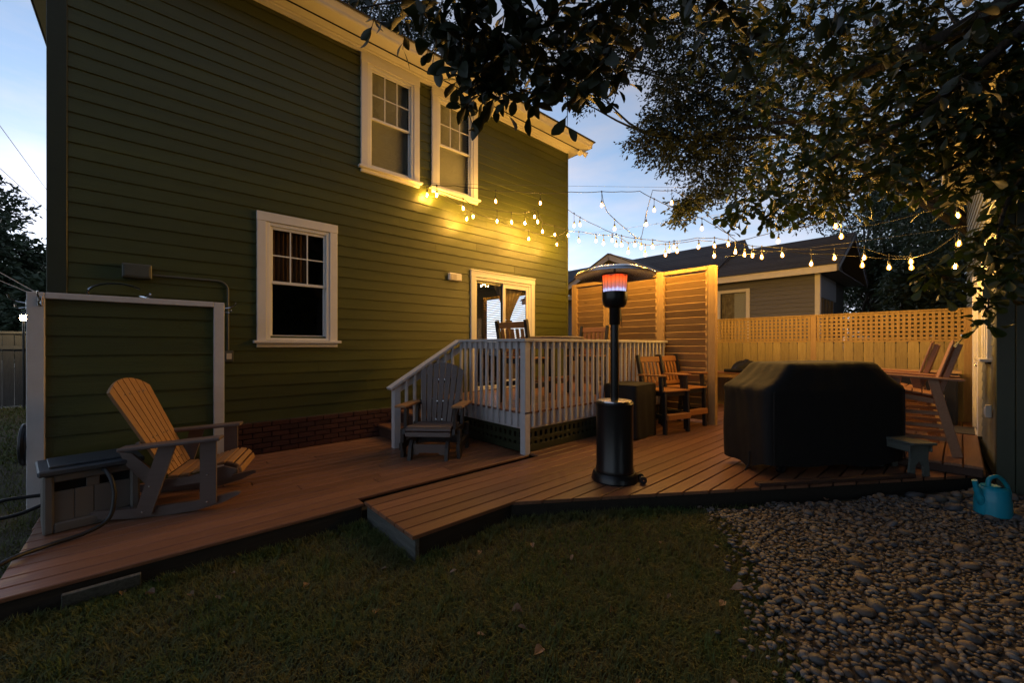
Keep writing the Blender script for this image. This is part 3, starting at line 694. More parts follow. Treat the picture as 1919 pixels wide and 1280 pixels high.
hp(MB().box(5.20, 5.34, HY + .075, HY + .125, b1 - .06 - (b1 - UZ - .11) * .36 - .02, b1 - .06 - (b1 - UZ - .11) * .36 + .02), 'tieback', M['dark'], door)
# brick step seen below the door
for i in range(8):
    o = put('brick', bm0); o.location = (4.36 + i * .2045, HY - .05, UZ - .033); world_child(o, house); o.matrix_parent_inverse = Matrix.Translation(-Vector(house.location))

# wall light by the door, flood light with conduit, junction box, eave spots
t = thing('wall_light', 'small white box light on the green wall left of the sliding door', 'wall light', (3.905, HY - .02, 2.69))
MB().box(-.13, .13, -.055, .0, -.065, .065, .012).build('housing', M['white'], t)
MB().box(-.10, .02, -.062, -.054, -.045, .045, .004).build('lens', M['blind'], t)
t = thing('flood_light', 'rectangular flood light fixed to the dark siding above the shower wall', 'flood light', (-0.09, HY - .02, 2.29))
MB().box(-.115, .115, -.10, 0, -.075, .075, .01).build('housing', M['galv'], t)
MB().box(-.095, .095, -.108, -.098, -.055, .055, .006).build('lens', M['galv'], t)
t = thing('conduit', 'thin bent grey conduit running from flood light to outlet box', 'conduit', (0.70, HY - .03, 1.34))
arc = [(-.67, 0, .93), (.0 - .10, 0, .93)] + [(-.10 + .10 * math.sin(a), 0, .83 + .10 * math.cos(a)) for a in np.linspace(.2, math.pi / 2, 6)] + [(0, 0, .11)]
MB().tube(arc, .012, 8).build('pipe', M['galv'], t, 40)
MB().box(-.04, .05, -.035, .02, -.02, .11, .006).build('outlet_box', M['galv'], t)
MB().box(-.02, .03, -.042, -.034, .01, .08, .003).build('outlet_cover', M['blind'], t)
for (px, py, pz, dx, lb) in ((7.06, 5.62, 5.79, -.3, 'white eave spot lamp under the roof corner, nearer the wall'), (7.18, 5.56, 5.77, .6, 'white eave spot lamp at the tip of the roof corner')):
    t = thing('spot_lamp', lb, 'spot lamp', (px, py, pz), 0, 'spot lamps under the eave')
    A = Vector((dx, -.6, -.55)).normalized(); d, s_, u = basis(A)
    MB().tube([(0, 0, .07), (0, 0, .0)], .012, 8).build('stem', M['white'], t, 40)
    MB().lathe([(.001, -.07), (.03, -.06), (.04, -.02), (.062, .04), (.06, .05), (.001, .052)], 16, (0, 0, -.01), (s_, u, d)).build('lamp_head', M['white'], t, 40)

# ================================================================== raised landing with railing, stairs
LX0, LX1, LY0, LY1 = 3.45, 7.0, 3.59, 5.82
land = thing('landing', 'raised landing deck in front of the sliding door, white railing and lattice skirt', 'landing', (LX0, LY0, DZ))
def wc(mb, name, m, par, root, smooth=None):
    o = mb.build(name, m, smooth=smooth)
    if par is root: return world_child(o, root)
    o.parent = par; return o
def wpart(name, root): 
    e = empty(name); return world_child(e, root)
fl = wpart('floor', land); y = LY0 - 0.02
while y < LY1:
    wc(MB().box(LX0 - .02, LX1, y, min(y + BW, LY1 + .004), UZ - .028, UZ), 'floor_board', M['deck'], fl, land); y += BW + GAP
wc(MB().box(LX0 + .002, LX0 + .04, LY0 + .04, LY1, UZ - .22, UZ - .031).box(LX0 + .002, LX1, LY0 + .002, LY0 + .04, UZ - .22, UZ - .031), 'rim_joist', M['rail'], land, land)
# skirt boards with square holes: slats and stiles
sk = MB()
zb, zt = RZ + .003, UZ - .222
for z0, z1 in ((zb, zb + .085), (zb + .125, zb + .175), (zt - .045, zt)):
    sk.box(LX0 + .012, LX0 + .03, LY0 + .09, 4.95, z0, z1, .002).box(LX0 + .09, LX1, LY0 + .012, LY0 + .03, z0, z1, .002)
y = LY0 + .13
while y < 4.95: sk.box(LX0 + .014, LX0 + .028, y, y + .05, zb, zt, .002); y += .095
x = LX0 + .13
while x < LX1: sk.box(x, x + .05, LY0 + .014, LY0 + .028, zb, zt, .002); x += .095
wc(sk, 'lattice_skirt', M['olive_trim'], land, land)
wc(MB().box(LX0 + .06, LX1, LY0 + .06, LY1, .09, .12), 'landing_shade_board', M['dark'], land, land)  # black board: the shade below the landing put in as colour
# railing
rail = wpart('railing', land); RT = 1.60
wc(MB().box(LX0 - .02, LX0 + .07, LY0 - .02, LY0 + .07, DZ, RT - .04), 'corner_post', M['rail'], rail, land)
wc(MB().box(LX0 - .045, LX0 + .095, LY0 - .045, 5.05, RT - .038, RT), 'top_rail', M['rail'], rail, land)
wc(MB().box(LX0 + .097, LX1 + .0, LY0 - .045, LY0 + .095, RT - .038, RT), 'top_rail', M['rail'], rail, land)
wc(MB().box(LX0 + .005, LX0 + .043, LY0 + .07, 5.0, RT - .128, RT - .04), 'under_rail', M['rail'], rail, land)
wc(MB().box(LX0 + .07, LX1, LY0 + .005, LY0 + .043, RT - .128, RT - .04), 'under_rail', M['rail'], rail, land)
def baluster(p, q):
    return wc(MB().beam(p, q, .036, .036, (0, 1, 0), .003), 'baluster', M['rail'], rail, land)
y = LY0 + .125
while y < 4.98: baluster((LX0 - .017, y, UZ - .19), (LX0 - .017, y, RT - .04)); y += .122
x = LX0 + .125
while x < LX1 - .02: baluster((x, LY0 - .017, UZ - .19), (x, LY0 - .017, RT - .04)); x += .122
# stair rail, posts and steps along the house wall
SY = 4.99
wc(MB().box(2.385, 2.475, SY - .045, SY + .045, DZ, .99), 'stair_post', M['rail'], rail, land)
wc(MB().beam((2.33, SY, .945), (LX0 - .03, SY, RT - .019), .13, .036), 'stair_rail', M['rail'], rail, land)
wc(MB().beam((2.40, SY, .90), (LX0, SY, 1.46), .036, .085), 'stair_under_rail', M['rail'], rail, land)
sl = (RT - .019 - .945) / (LX0 - .03 - 2.33)
x = 2.56
while x < LX0 - .05: baluster((x, SY - .036, .27 + (x - 2.4) * .46), (x, SY - .036, .925 + (x - 2.33) * sl)); x += .122
st = wpart('stairs', land)
for k, (a, b, z) in enumerate(((2.56, 2.87, .337), (2.87, 3.17, .513))):
    wc(MB().box(a - .02, b + .02, SY + .05, LY1, z - .03, z), 'tread', M['deck'], st, land)
    wc(MB().box(a, a + .02, SY + .06, LY1, z - .176, z - .032), 'riser', M['edge_timber'], st, land)
wc(MB().box(3.17, 3.19, SY + .06, LY1, .515, UZ - .03), 'riser', M['edge_timber'], st, land)
sp = [(2.56, DZ + .002), (3.44, DZ + .002), (3.44, .66), (3.17, .66), (3.17, .483), (2.87, .483), (2.87, .307), (2.56, .307)]
wc(MB().prism(sp, lambda a, b, t: (a, t, b), SY + .02, SY + .048), 'stringer', M['edge_timber'], st, land)

# ================================================================== louvred privacy screen
SX = 7.09; scr = thing('privacy_screen', 'tall pine privacy screen with three bays of tilted louvre slats', 'privacy screen', (SX, 2.75, DZ))
posts = [(2.74, 2.87), (3.66, 3.78), (4.85, 4.95), (5.70, 5.82)]
for a, b in posts: wc(MB().box(SX - .05, SX + .05, a, b, DZ, 2.87), 'post', M['pine_post'], scr, scr)
wc(MB().box(SX - .052, SX + .052, 2.872, 3.658, 2.80, 2.868).box(SX - .052, SX + .052, 3.782, 4.848, 2.80, 2.868).box(SX - .052, SX + .052, 4.952, 5.698, 2.80, 2.868), 'top_rail', M['pine'], scr, scr)
for (a, b) in ((2.872, 3.658), (3.782, 4.848), (4.952, 5.698)):
    zz = .30
    while zz < 2.77:
        tl = R(-24 + random.uniform(-1.5, 1.5)); ax = (Vector((0, 1, 0)), Vector((math.sin(tl), 0, math.cos(tl))), Vector((math.cos(tl), 0, -math.sin(tl))))
        wc(MB().cbox((SX, (a + b) / 2, zz), ax, ((b - a) / 2, .077, .009), .002), 'slat', M['pine'], scr, scr)
        zz += .126
    for yy in (a + .012, b - .012):
        nt_ = MB(); zz = .30
        pts = []
        while zz < 2.77:
            pts += [(-.052, zz - .05), (-.062, zz), (-.052, zz + .05)]; zz += .126
        poly = [(.0, .22), (-.05, .22)] + pts + [(-.05, 2.79), (.0, 2.79)]
        wc(nt_.prism(poly, lambda p, q, t: (SX + p, t, q), yy - .012, yy + .012), 'notched_stop', M['pine_post'], scr, scr)

# ================================================================== pine fence with lattice top (right, X = 9.8)
FX = 9.80; fen = thing('fence', 'pine picket fence with lattice top at the end of the patio', 'fence', (FX, 0, 0))
y = -.11; k = 0
while y < 6.6:
    w = .138; r_ = .03
    top = 1.60 + random.uniform(-.006, .006)
    poly = [(0, .10), (w, .10), (w, top - .05), (w - .012, top - .022), (w - .035, top - .004), (w / 2, top), (.035, top - .004), (.012, top - .022), (0, top - .05)]
    wc(MB().prism(poly, lambda a, b, t: (t, y + a, b), FX - .018 + random.uniform(-.003, .003), FX), 'picket', M['picket'], fen, fen)
    y += w + .007
wc(MB().box(FX + .002, FX + .04, -.15, 6.6, 1.30, 1.39).box(FX + .002, FX + .04, -.15, 6.6, .45, .54), 'rail', M['picket'], fen, fen)
la = MB(); zz = 1.645
while zz < 2.09: la.box(FX + .005, FX + .013, -.14, 6.6, zz - .02, zz + .02, .001); zz += .0715
y = -.13
while y < 6.6: la.box(FX - .004, FX + .004, y - .02, y + .02, 1.60, 2.10, .001); y += .0715
wc(la, 'lattice', M['lattice'], fen, fen)
wc(MB().box(FX - .02, FX + .03, -.15, 6.6, 2.10, 2.125).box(FX - .02, FX - .005, -.15, 6.6, 1.575, 1.615), 'trim_rail', M['lattice'], fen, fen)
for yy in (-.13, 1.9, 4.2): wc(MB().box(FX - .022, FX + .07, yy, yy + .09, .02, 2.10), 'post', M['pine_post'], fen, fen)

# fence to the left, beyond the side yard
fl2 = thing('fence', 'weathered grey board fence far behind the side yard', 'fence', (-3, 15.5, 0))
x = -7.0
while x < 0.6:
    wc(MB().box(x, x + .18, 15.48 + random.uniform(0, .01), 15.50, .04, 1.80 + random.uniform(-.02, .02)), 'board', M['oldfence'], fl2, fl2); x += .19
wc(MB().box(-7, .6, 15.44, 15.475, 1.42, 1.50).box(-7, .6, 15.43, 15.50, 1.80, 1.86), 'rail', M['oldfence'], fl2, fl2)
t = thing('garden_lamp', 'lit lantern on a thin post by the side yard fence', 'lamp', (-2.19, 14.75, 0))
MB().tube([(0, 0, 0), (0, 0, 2.08)], .02, 8).build('post', M['black_metal'], t, 40)
MB().lathe([(.02, 0), (.055, .02), (.06, .12), (.055, .13)], 12, (0, 0, 2.10)).build('lantern', emitter('lantern_glow', (1.0, .70, .32), 60), t, 40)
MB().lathe([(.075, .13), (.04, .18), (.001, .20)], 12, (0, 0, 2.10)).build('cap', M['black_metal'], t, 40)

# ================================================================== outdoor shower wall
SWY = 5.15; sw = thing('shower_wall', 'green clapboard shower wall framed by white posts', 'shower wall', (-.7, SWY, DZ))
wc(MB().box(-.744, -.645, SWY - .05, SWY + .05, DZ, 1.955), 'post', M['rail'], sw, sw)
wc(MB().box(.495, .583, SWY - .045, SWY + .045, DZ, 1.955), 'post', M['rail'], sw, sw)
wc(MB().box(-.643, .493, SWY - .048, SWY + .048, 1.905, 1.957), 'top_rail', M['rail'], sw, sw)
z = DZ + .06
while z < 1.90:
    zt = min(z + .172, 1.903)
    prof = [(0.0, z), (0.0, zt + 0.0), (-0.004, zt), (-0.0175, z + .003), (-0.0165, z)]
    wc(MB().prism(prof, lambda a, b, t: (t, SWY + a, b), -.643, .493), 'siding_board', M['siding'], sw, sw); z += .172
wc(MB().box(-.643, .493, SWY + .001, SWY + .02, DZ + .06, 1.903, 0), 'backing', M['dark'], sw, sw)
def coat_hook(lb, loc, rz):
    t = thing('coat_hook', lb, 'hook', loc, rz, 'coat hooks on the shower wall')
    MB().box(-.004, .004, -.014, .014, -.05, .03, .002).build('plate', M['chrome'], t)
    MB().tube([(.0, 0, .0), (.05, 0, .01), (.095, 0, .04), (.10, 0, .065)], .006, 8).build('long_prong', M['chrome'], t, 40)
    MB().tube([(.0, 0, -.035), (.04, 0, -.045), (.06, 0, -.03), (.062, 0, -.012)], .006, 8).build('short_prong', M['chrome'], t, 40)
coat_hook('chrome coat hook on the outer side of the left shower post', (-.748, SWY, 1.86), math.pi)
coat_hook('chrome coat hook on the front of the left shower post', (-.67, SWY - .054, 1.89), -math.pi / 2)
coat_hook('chrome coat hook on the right shower post', (.587, SWY, 1.90), 0)
t = thing('shower_head', 'curved chrome shower arm and head above the shower wall', 'shower head', (-.42, 5.60, .9))
MB().tube([(-.02, .06, .2), (-.02, .05, 1.12)] + [(-.02 + .26 * (1 - math.cos(a)) / 2 * 1.6, .02, 1.12 + .11 * math.sin(a)) for a in np.linspace(.3, 2.5, 8)], .010, 8).build('arm', M['chrome'], t, 40)
MB().lathe([(.012, .05), (.03, .02), (.085, .0), (.085, -.012), (.001, -.014)], 20, (.42, .0, 1.10), basis((.25, 0, .97))[1:] + (Vector((.25, 0, .97)).normalized(),)).build('head', M['chrome'], t, 40)
t = thing('hose_reel', 'round blue grey hose hanger on the side of the shower wall', 'hose hanger', (-.755, 5.26, .68))
MB().lathe([(.04, -.03), (.15, -.03), (.165, 0), (.15, .03), (.04, .03)], 24, (0, 0, 0), (Vector((0, 1, 0)), Vector((0, 0, 1)), Vector((1, 0, 0)))).build('drum', M['boxlid'], t, 40)
MB().box(-.02, .05, -.03, .03, -.04, .02, .01).build('tap', M['chrome'], t)
MB().tube([(.0 - .02, .16 * math.cos(a), .16 * math.sin(a)) for a in np.linspace(0, 6.28, 25)], .018, 8).build('hose_loop', M['rubber'], t, 40)
# two thin lines from the shower post to off-left
for i, (zo, p) in enumerate(((0, (-2.2, 5.55, 3.10)), (.0, (-2.2, 5.40, 2.75)))):
    q = (-.70 - .045 * i, SWY + .03 * i, 1.955)
    o = MB().tube([q, p], .0035, 6).build('clothes_line', M['nb_trim']); ident(o, ('upper', 'lower')[i] + ' thin pale line rising left from the shower post', 'line', 'lines at the shower post')
for i, (p, q) in enumerate((((-3.84, 22.3, 9.16), (-3.99, 33.2, 9.75)), ((-3.84, 22.3, 7.68), (-3.99, 33.2, 8.73)))):
    d = Vector(q) - Vector(p); o = MB().tube([Vector(p) - d * .8, Vector(p), Vector(q), Vector(q) + d * .8], .012, 6).build('utility_line', M['cable'])
    ident(o, ('upper', 'lower')[i] + ' utility line crossing the sky left of the house', 'cable', 'utility lines in the sky')

# ================================================================== neighbour's house
NX = 12.5; nb = thing('neighbour_house', 'low grey house with charcoal shingle roof behind the pine fence', 'house', (NX, 2.35, 0))
wl2 = wpart('wall', nb); z = .9
op = (12.5, 3.986, 4.756)
while z < 3.38:
    zt = min(z + .115, 3.40); prof = [(0, z), (0, zt), (-.002, zt), (-.024, z)]
    segs = [(2.45, 3.99), (4.75, 12.5)] if (z > 2.1 - .12 and z < 3.07) else [(2.45, 12.5)]
    if not (z > 1.2 and z < 3.07): segs = [(2.45, 12.5)]
    elif z > 1.2: segs = [(2.45, 3.99), (4.75, 12.5)]
    for a, b in segs: wc(MB().prism(prof, lambda p, q, t: (NX + p, t, q), a, b), 'siding_board', M['nb_siding'], wl2, nb)
    z += .115
wc(MB().box(NX + .002, NX + .1, 2.37, 12.5, 0, .95).box(NX + .002, NX + .1, 2.37, 3.99, .95, 3.40).box(NX + .002, NX + .1, 4.75, 12.5, .95, 3.40).box(NX + .002, NX + .1, 3.99, 4.75, 3.06, 3.40), 'wall_core', M['nb_siding'], nb, nb)
wc(MB().box(NX - .03, NX + .09, 2.34, 2.45, 0, 3.36), 'corner_post', M['nb_trim'], nb, nb)
nw = wpart('window', nb)
wc(MB().box(NX - .03, NX, 3.93, 4.03, 1.2, 3.12).box(NX - .03, NX, 4.71, 4.81, 1.2, 3.12).box(NX - .032, NX, 4.03, 4.71, 3.03, 3.12), 'trim', M['nb_trim'], nw, nb)
wc(MB().box(NX + .03, NX + .035, 4.03, 4.71, 1.2, 3.03, 0), 'pane', M['glass'], nw, nb)
b = MB(); zz = 1.2
while zz < 3.0: b.cbox((NX + .09, 4.20, zz), (Vector((0, 1, 0)), Vector((.35, 0, .94)), Vector((.94, 0, -.35))), (.17, .03, .001), 0); zz += .05
wc(b, 'blind', M['blind'], nw, nb)
wc(MB().grid([[(NX + .10 + .012 * math.sin(j * 2.2), 4.38 + .33 * j / 16, zz) for j in range(17)] for zz in (1.2, 3.02)]), 'curtain', M['curtain'], nw, nb, 50)
wc(MB().box(NX + .3, NX + .32, 3.9, 4.9, 1.0, 3.2), 'room', M['room'], nw, nb)
# fascia, soffit, roofs
EXn, EZ = 12.1, 3.46
wc(MB().box(EXn - .012, EXn + .012, 1.95, 12.8, 3.285, 3.455), 'fascia_board', M['nb_trim'], nb, nb)
wc(MB().box(EXn + .014, NX + .2, 1.97, 12.8, 3.345, 3.365).box(EXn + .014, 16.2, 1.955, 2.36, 3.34, 3.36), 'soffit', M['nb_siding'], nb, nb)
def slab(pts, th=.05):
    n = len(pts); return MB().add([tuple(p) for p in pts] + [(p[0], p[1], p[2] - th) for p in pts], [tuple(range(n)), tuple(range(n, 2 * n))[::-1]] + [(i, n + i, n + (i + 1) % n, (i + 1) % n) for i in range(n)])
RXa, RZa, RXb, RZb = 14.33, 4.62, 14.95, 5.10
roofp = wpart('roof', nb)
def courses(y0, y1, xe, ze, xr, zr):
    """one slope of shingles, course by course, each a strip with a drip edge"""
    n = 17
    for i in range(n):
        a, b_ = i / n, (i + 1.12) / n; b_ = min(b_, 1)
        pa = (xe + (xr - xe) * a, ze + (zr - ze) * a); pb = (xe + (xr - xe) * b_, ze + (zr - ze) * b_)
        m = MB(); up = .012
        m.add([(pa[0], y0, pa[1] + up), (pa[0], y1, pa[1] + up), (pb[0], y1, pb[1]), (pb[0], y0, pb[1]), (pa[0], y0, pa[1] - .005), (pa[0], y1, pa[1] - .005)], [(0, 3, 2, 1), (0, 1, 5, 4)])
        wc(m, 'shingle_course', M['shingle'], roofp, nb)
courses(1.90, 4.85, EXn - .05, EZ, RXa, RZa); courses(4.85, 12.9, EXn - .05, EZ, RXb, RZb)
wc(slab([(EXn, 1.90, EZ - .02), (RXa, 1.90, RZa - .02), (RXa, 4.86, RZa - .02), (EXn, 4.86, EZ - .02)][::-1]), 'roof_deck', M['nb_siding'], roofp, nb)
wc(slab([(16.6, 1.90, EZ - .02), (16.6, 12.9, EZ - .02), (RXa, 12.9, RZa), (RXa, 1.90, RZa)]), 'rear_slope', M['shingle'], roofp, nb)
wc(MB().add([(RXb - 2.85, 4.85, EZ), (RXb, 4.85, RZb), (RXb + 2.6, 4.85, EZ), (RXb, 12.9, RZb), (RXb + 2.6, 12.9, EZ)], [(0, 1, 2), (1, 3, 4, 2)]), 'gable_wall', M['nb_siding'], roofp, nb)
# gable end to the right: triangle of siding set back, rake boards
wc(MB().add([(12.5, 2.36, 3.36), (16.2, 2.36, 3.36), (RXa, 2.36, 4.55)], [(0, 1, 2)]), 'gable_siding', M['nb_siding'], nb, nb)
wc(MB().beam((EXn - .03, 1.93, EZ - .09), (RXa, 1.93, RZa - .09), .03, .17).beam((RXa, 1.93, RZa - .09), (16.6, 1.93, EZ - .09), .03, .17), 'rake_board', M['nb_siding'], nb, nb)
# side face with screened porch posts
wc(MB().box(12.6, 16.0, 2.42, 2.46, 0, 3.35), 'porch_wall', M['dark'], nb, nb)
for xx in (12.95, 13.35, 13.75, 14.15): wc(MB().box(xx, xx + .05, 2.36, 2.42, .9, 2.75), 'porch_post', M['nb_siding'], nb, nb)
wc(MB().box(12.6, 14.6, 2.37, 2.42, 2.75, 3.34), 'porch_header', M['nb_siding'], nb, nb)
# small gable towards the patio
g = wpart('dormer', nb); GX, GY, GZ = 11.7, 8.05, 4.58
wc(MB().beam((GX, GY, GZ), (GX, GY + 2.2, GZ - 1.06), .03, .22, (0, 0, 1)).beam((GX, GY, GZ), (GX, GY - 2.2, GZ - 1.06), .03, .22), 'rake_board', M['nb_trim'], g, nb)
wc(MB().add([(GX + .1, GY, GZ - .1), (GX + .1, GY - 2.2, GZ - 1.15), (GX + .1, GY + 2.2, GZ - 1.15)], [(0, 1, 2)]), 'gable_siding', M['room'], g, nb)
wc(slab([(GX - .05, GY, GZ + .10), (GX - .05, GY - 2.3, GZ - 1.0), (15, GY - 2.3, GZ - 1.0), (15, GY, GZ + .10)][::-1], .03), 'slope', M['shingle'], g, nb)
wc(slab([(GX - .05, GY, GZ + .10), (GX - .05, GY + 2.3, GZ - 1.0), (15, GY + 2.3, GZ - 1.0), (15, GY, GZ + .10)], .03), 'slope', M['shingle'], g, nb)

# ================================================================== garage on the right
gar = thing('garage', 'sage green clapboard garage at the right edge of the picture', 'garage', (6.46, -.27, 0))
gm = Matrix.Rotation(math.atan(.036), 4, 'Z')
gl = empty('wall', (0, 0, 0), math.atan(.036), gar)
GL = 3.33                                                     # wall runs along local x from the corner
def gp(mb, name, m, par=gl, smooth=None):
    o = mb.build(name, m, smooth=smooth); o.parent = par; return o
z = .10
gop = [(.62, 1.28, 1.36, 2.62), (1.78, 2.72, .30, 2.42)]       # window, door
while z < 4.2:
    zt = z + .118; segs = [(.11, GL + 1.5)]
    for a, b, c, d in gop:
        if c < zt - .02 and d > z + .02:
            ns = []
            for p, q in segs:
                if b <= p or a >= q: ns.append((p, q)); continue
                if p < a: ns.append((p, a))
                if b < q: ns.append((b, q))
            segs = ns
    prof = [(0, z), (0, zt + .012), (.003, zt + .012), (.016, z)]
    for a, b in segs: gp(MB().prism(prof, lambda p, q, t: (t, p, q), a, b), 'siding_board', M['gar_siding'])
    z += .118
z = .10
while z < 4.2:                                                # near face, towards the camera
    zt = z + .176; prof = [(0, z), (0, zt + .012), (-.003, zt + .012), (-.016, z)]
    gp(MB().prism(prof, lambda p, q, t: (p, -t, q), .11, 3.5), 'siding_board', M['siding']); z += .176
gp(MB().box(-.022, .11, -.10, .024, 0.02, 4.3).box(-.024, -.002, -.20, -.102, .02, 4.3), 'corner_board', M['olive_trim'])
gp(MB().box(.004, GL + 1.5, -3.5, -.05, 0, 4.2, 0), 'core', M['dark'])
gw = empty('window', (0, 0, 0), math.atan(.036), gar)
a, b, c, d = gop[0]
gp(MB().box(a - .02, a + .07, 0, .045, c, d).box(b - .07, b + .02, 0, .045, c, d).box(a - .02, b + .02, 0, .048, d, d + .09), 'trim', M['white'], gw)
gp(MB().box(a - .06, b + .06, 0, .10, c - .035, c), 'sill', M['white'], gw)
gp(MB().box(a + .07, b - .07, 0, .03, (c + d) / 2 - .02, (c + d) / 2 + .02).box(a + .07, a + .10, .0, .025, c, d).box(b - .10, b - .07, 0, .025, c, d), 'sash', M['vinyl'], gw)
gp(MB().box(a + .10, b - .10, -.01, -.006, c, d, 0), 'pane', M['glass'], gw)
gd = empty('door', (0, 0, 0), math.atan(.036), gar); a, b, c, d = gop[1]
gp(MB().box(a - .02, a + .09, 0, .05, c, d).box(b - .09, b + .02, 0, .05, c, d).box(a - .02, b + .02, 0, .053, d, d + .10), 'trim', M['white'], gd)
gp(MB().box(a + .09, b - .09, -.03, .012, c, d), 'door_panel', M['white'], gd)
gp(MB().lathe([(.001, 0), (.025, .005), (.03, .03), (.02, .05), (.001, .055)], 12, (a + .17, .012, 1.25), (Vector((1, 0, 0)), Vector((0, 0, -1)), Vector((0, 1, 0)))), 'knob', M['chrome'], gd, 40)
gp(MB().box(GL * 0 - .3, GL + 1.8, -3.6, .35, 4.2, 4.32), 'eave', M['white'], gl)
t = thing('outlet_box', 'small pale outlet box low on the garage wall', 'outlet', (6.95, -.235, .78)); MB().box(-.05, .05, 0, .05, -.07, .07, .006).build('housing', M['blind'], t); MB().box(-.03, .03, .05, .056, -.04, .04, .003).build('cover', M['nb_trim'], t)

# ================================================================== furniture
def fan_back(t, base, lean, w_bot, w_top, n, length, m, arch=.10, name='back_slat', th=.02, gap=.012):
    """fanned, round-topped back: slats from base (x, z) leaning back by `lean` radians; x is forward"""
    dirv = Vector((-math.sin(lean), 0, math.cos(lean))); nrm = Vector((math.cos(lean), 0, math.sin(lean))); o = Vector((base[0], 0, base[1]))
    for i in range(n):
        def edge(side, s):                                    # lateral position of the slat's edges at height s
            wb, wt = w_bot / n, w_top / n; w = wb + (wt - wb) * s
            c = (i - (n - 1) / 2) * w; return c + side * (w / 2 - gap / 2)
        pts = []
        def top_len(yv): return length - arch * (abs(yv) / (w_top / 2)) ** 2.2
        L0 = [(edge(-1, 0), 0.0)]; yl, yr = edge(-1, 1), edge(1, 1)
        tops = [(yl + (yr - yl) * k / 4, top_len(yl + (yr - yl) * k / 4)) for k in range(5)]
        poly = [(edge(-1, 0), 0), (edge(1, 0), 0)] + tops[::-1]
        bow = .0
        MB().prism(poly, lambda a, b, s: o + dirv * b + Vector((0, a, 0)) + nrm * s, -th / 2, th / 2).build(name, m, t)
    return o, dirv, nrm
def seat_slats(t, pts, width, m, name='seat_slat', th=.02, gap=.012):
    """slats across along a seat curve given as (x, z) points"""
    for (x0, z0), (x1, z1) in zip(pts, pts[1:]):
        a, b = Vector((x0, 0, z0)), Vector((x1, 0, z1)); d = (b - a).normalized(); n = d.cross(Vector((0, 1, 0))) * -1
        MB().cbox((a + b) / 2, (d, Vector((0, 1, 0)), d.cross(Vector((0, 1, 0)))), ((b - a).length / 2 - gap / 2, width / 2, th / 2), .005).build(name, m, t)
def side_plate(poly, y0, y1): return MB().prism(poly, lambda a, b, s: (a, s, b), y0, y1)
def bolt(mb, x, y, z, sy, r=.009):
    return mb.lathe([(.001, .006), (r * .8, .005), (r, 0)], 8, (x, y, z), (Vector((1, 0, 0)), Vector((0, 0, 1)), Vector((0, sy, 0))))

# --- rocking adirondack chair, left ---------------------------------------------------
t = thing('rocking_chair', 'tan adirondack rocking chair in front of the green shower wall', 'rocking chair', (.24, 4.52, DZ), R(-20))
TW = M['poly_tan']  # a single tan chair; the frame's grey carries the blue evening light as colour
fan_back(t, (-.05, .30), R(25.5), .50, .68, 7, .86, TW, .10)
seat_slats(t, [(-.05, .285), (.03, .285), (.11, .298), (.19, .320), (.27, .345), (.35, .362), (.41, .350), (.45, .315), (.465, .255)], .50, TW)
for s in (-1, 1):
    y0, y1 = (.295, .325) if s > 0 else (-.325, -.295)
    rk = [(-.53, .06), (-.42, .028), (-.25, .006), (-.03, .0), (.18, .010), (.34, .045), (.46, .098), (.475, .118), (.44, .125), (.32, .105), (.16, .085), (-.05, .078), (-.27, .082), (-.53, .10)]
    side_plate(rk, y0, y1).build('rocker', M['poly_grey'], t)
    y2, y3 = (y1 + .002, y1 + .03) if s > 0 else (y0 - .03, y0 - .002)
    side_plate([(.20, .05), (.31, .06), (.31, .565), (.20, .565)], y2, y3).build('front_leg', M['poly_grey'], t)
    side_plate([(-.22, .03), (-.11, .03), (.04, .55), (-.07, .55)], y2, y3).build('rear_leg', M['poly_grey'], t)
    ya, yb = (.265, .40) if s > 0 else (-.40, -.265)
    MB().cbox((.02, (ya + yb) / 2, .572), (Vector((1, 0, .05)).normalized(), Vector((0, 1, 0)), Vector((-.05, 0, 1)).normalized()), (.325, (yb - ya) / 2, .013), .008).build('armrest', M['poly_grey'], t)
    y4, y5 = (.25, .275) if s > 0 else (-.275, -.25)
    side_plate([(-.14, .20), (.38, .23), (.44, .30), (.34, .335), (.10, .275), (-.06, .272), (-.26, .50), (-.34, .52), (-.30, .42)], y4, y5).build('seat_rail', M['poly_grey'], t)
    bm_ = MB(); yy = y3 if s > 0 else y2
    for bx, bz in ((.25, .30), (-.12, .25), (.25, .08), (-.165, .06)): bolt(bm_, bx, yy, bz, s)
    bm_.build('bolts', M['chrome'], t, 40)
dl = R(25.5); dv = Vector((-math.sin(dl), 0, math.cos(dl))); nv = Vector((math.cos(dl), 0, math.sin(dl))); b0 = Vector((-.05, 0, .30))
for hgt, wd in ((.30, .60), (.70, .52)):
    c = b0 + dv * hgt - nv * .028; MB().cbox(c, (Vector((0, 1, 0)), dv, nv), (wd / 2, .035, .014), .004).build('back_brace', M['poly_grey'], t)
bm_ = MB()
for hgt in (.07, .32, .72):
    for k in (-2, -1, 1, 2):
        c = b0 + dv * hgt + nv * .011; c.y = k * (.064 + .02 * hgt); bm_.lathe([(.001, .003), (.006, .002), (.007, 0)], 8, c, (Vector((0, 1, 0)), dv, nv))
bm_.build('screw_heads', M['chrome'], t, 40)

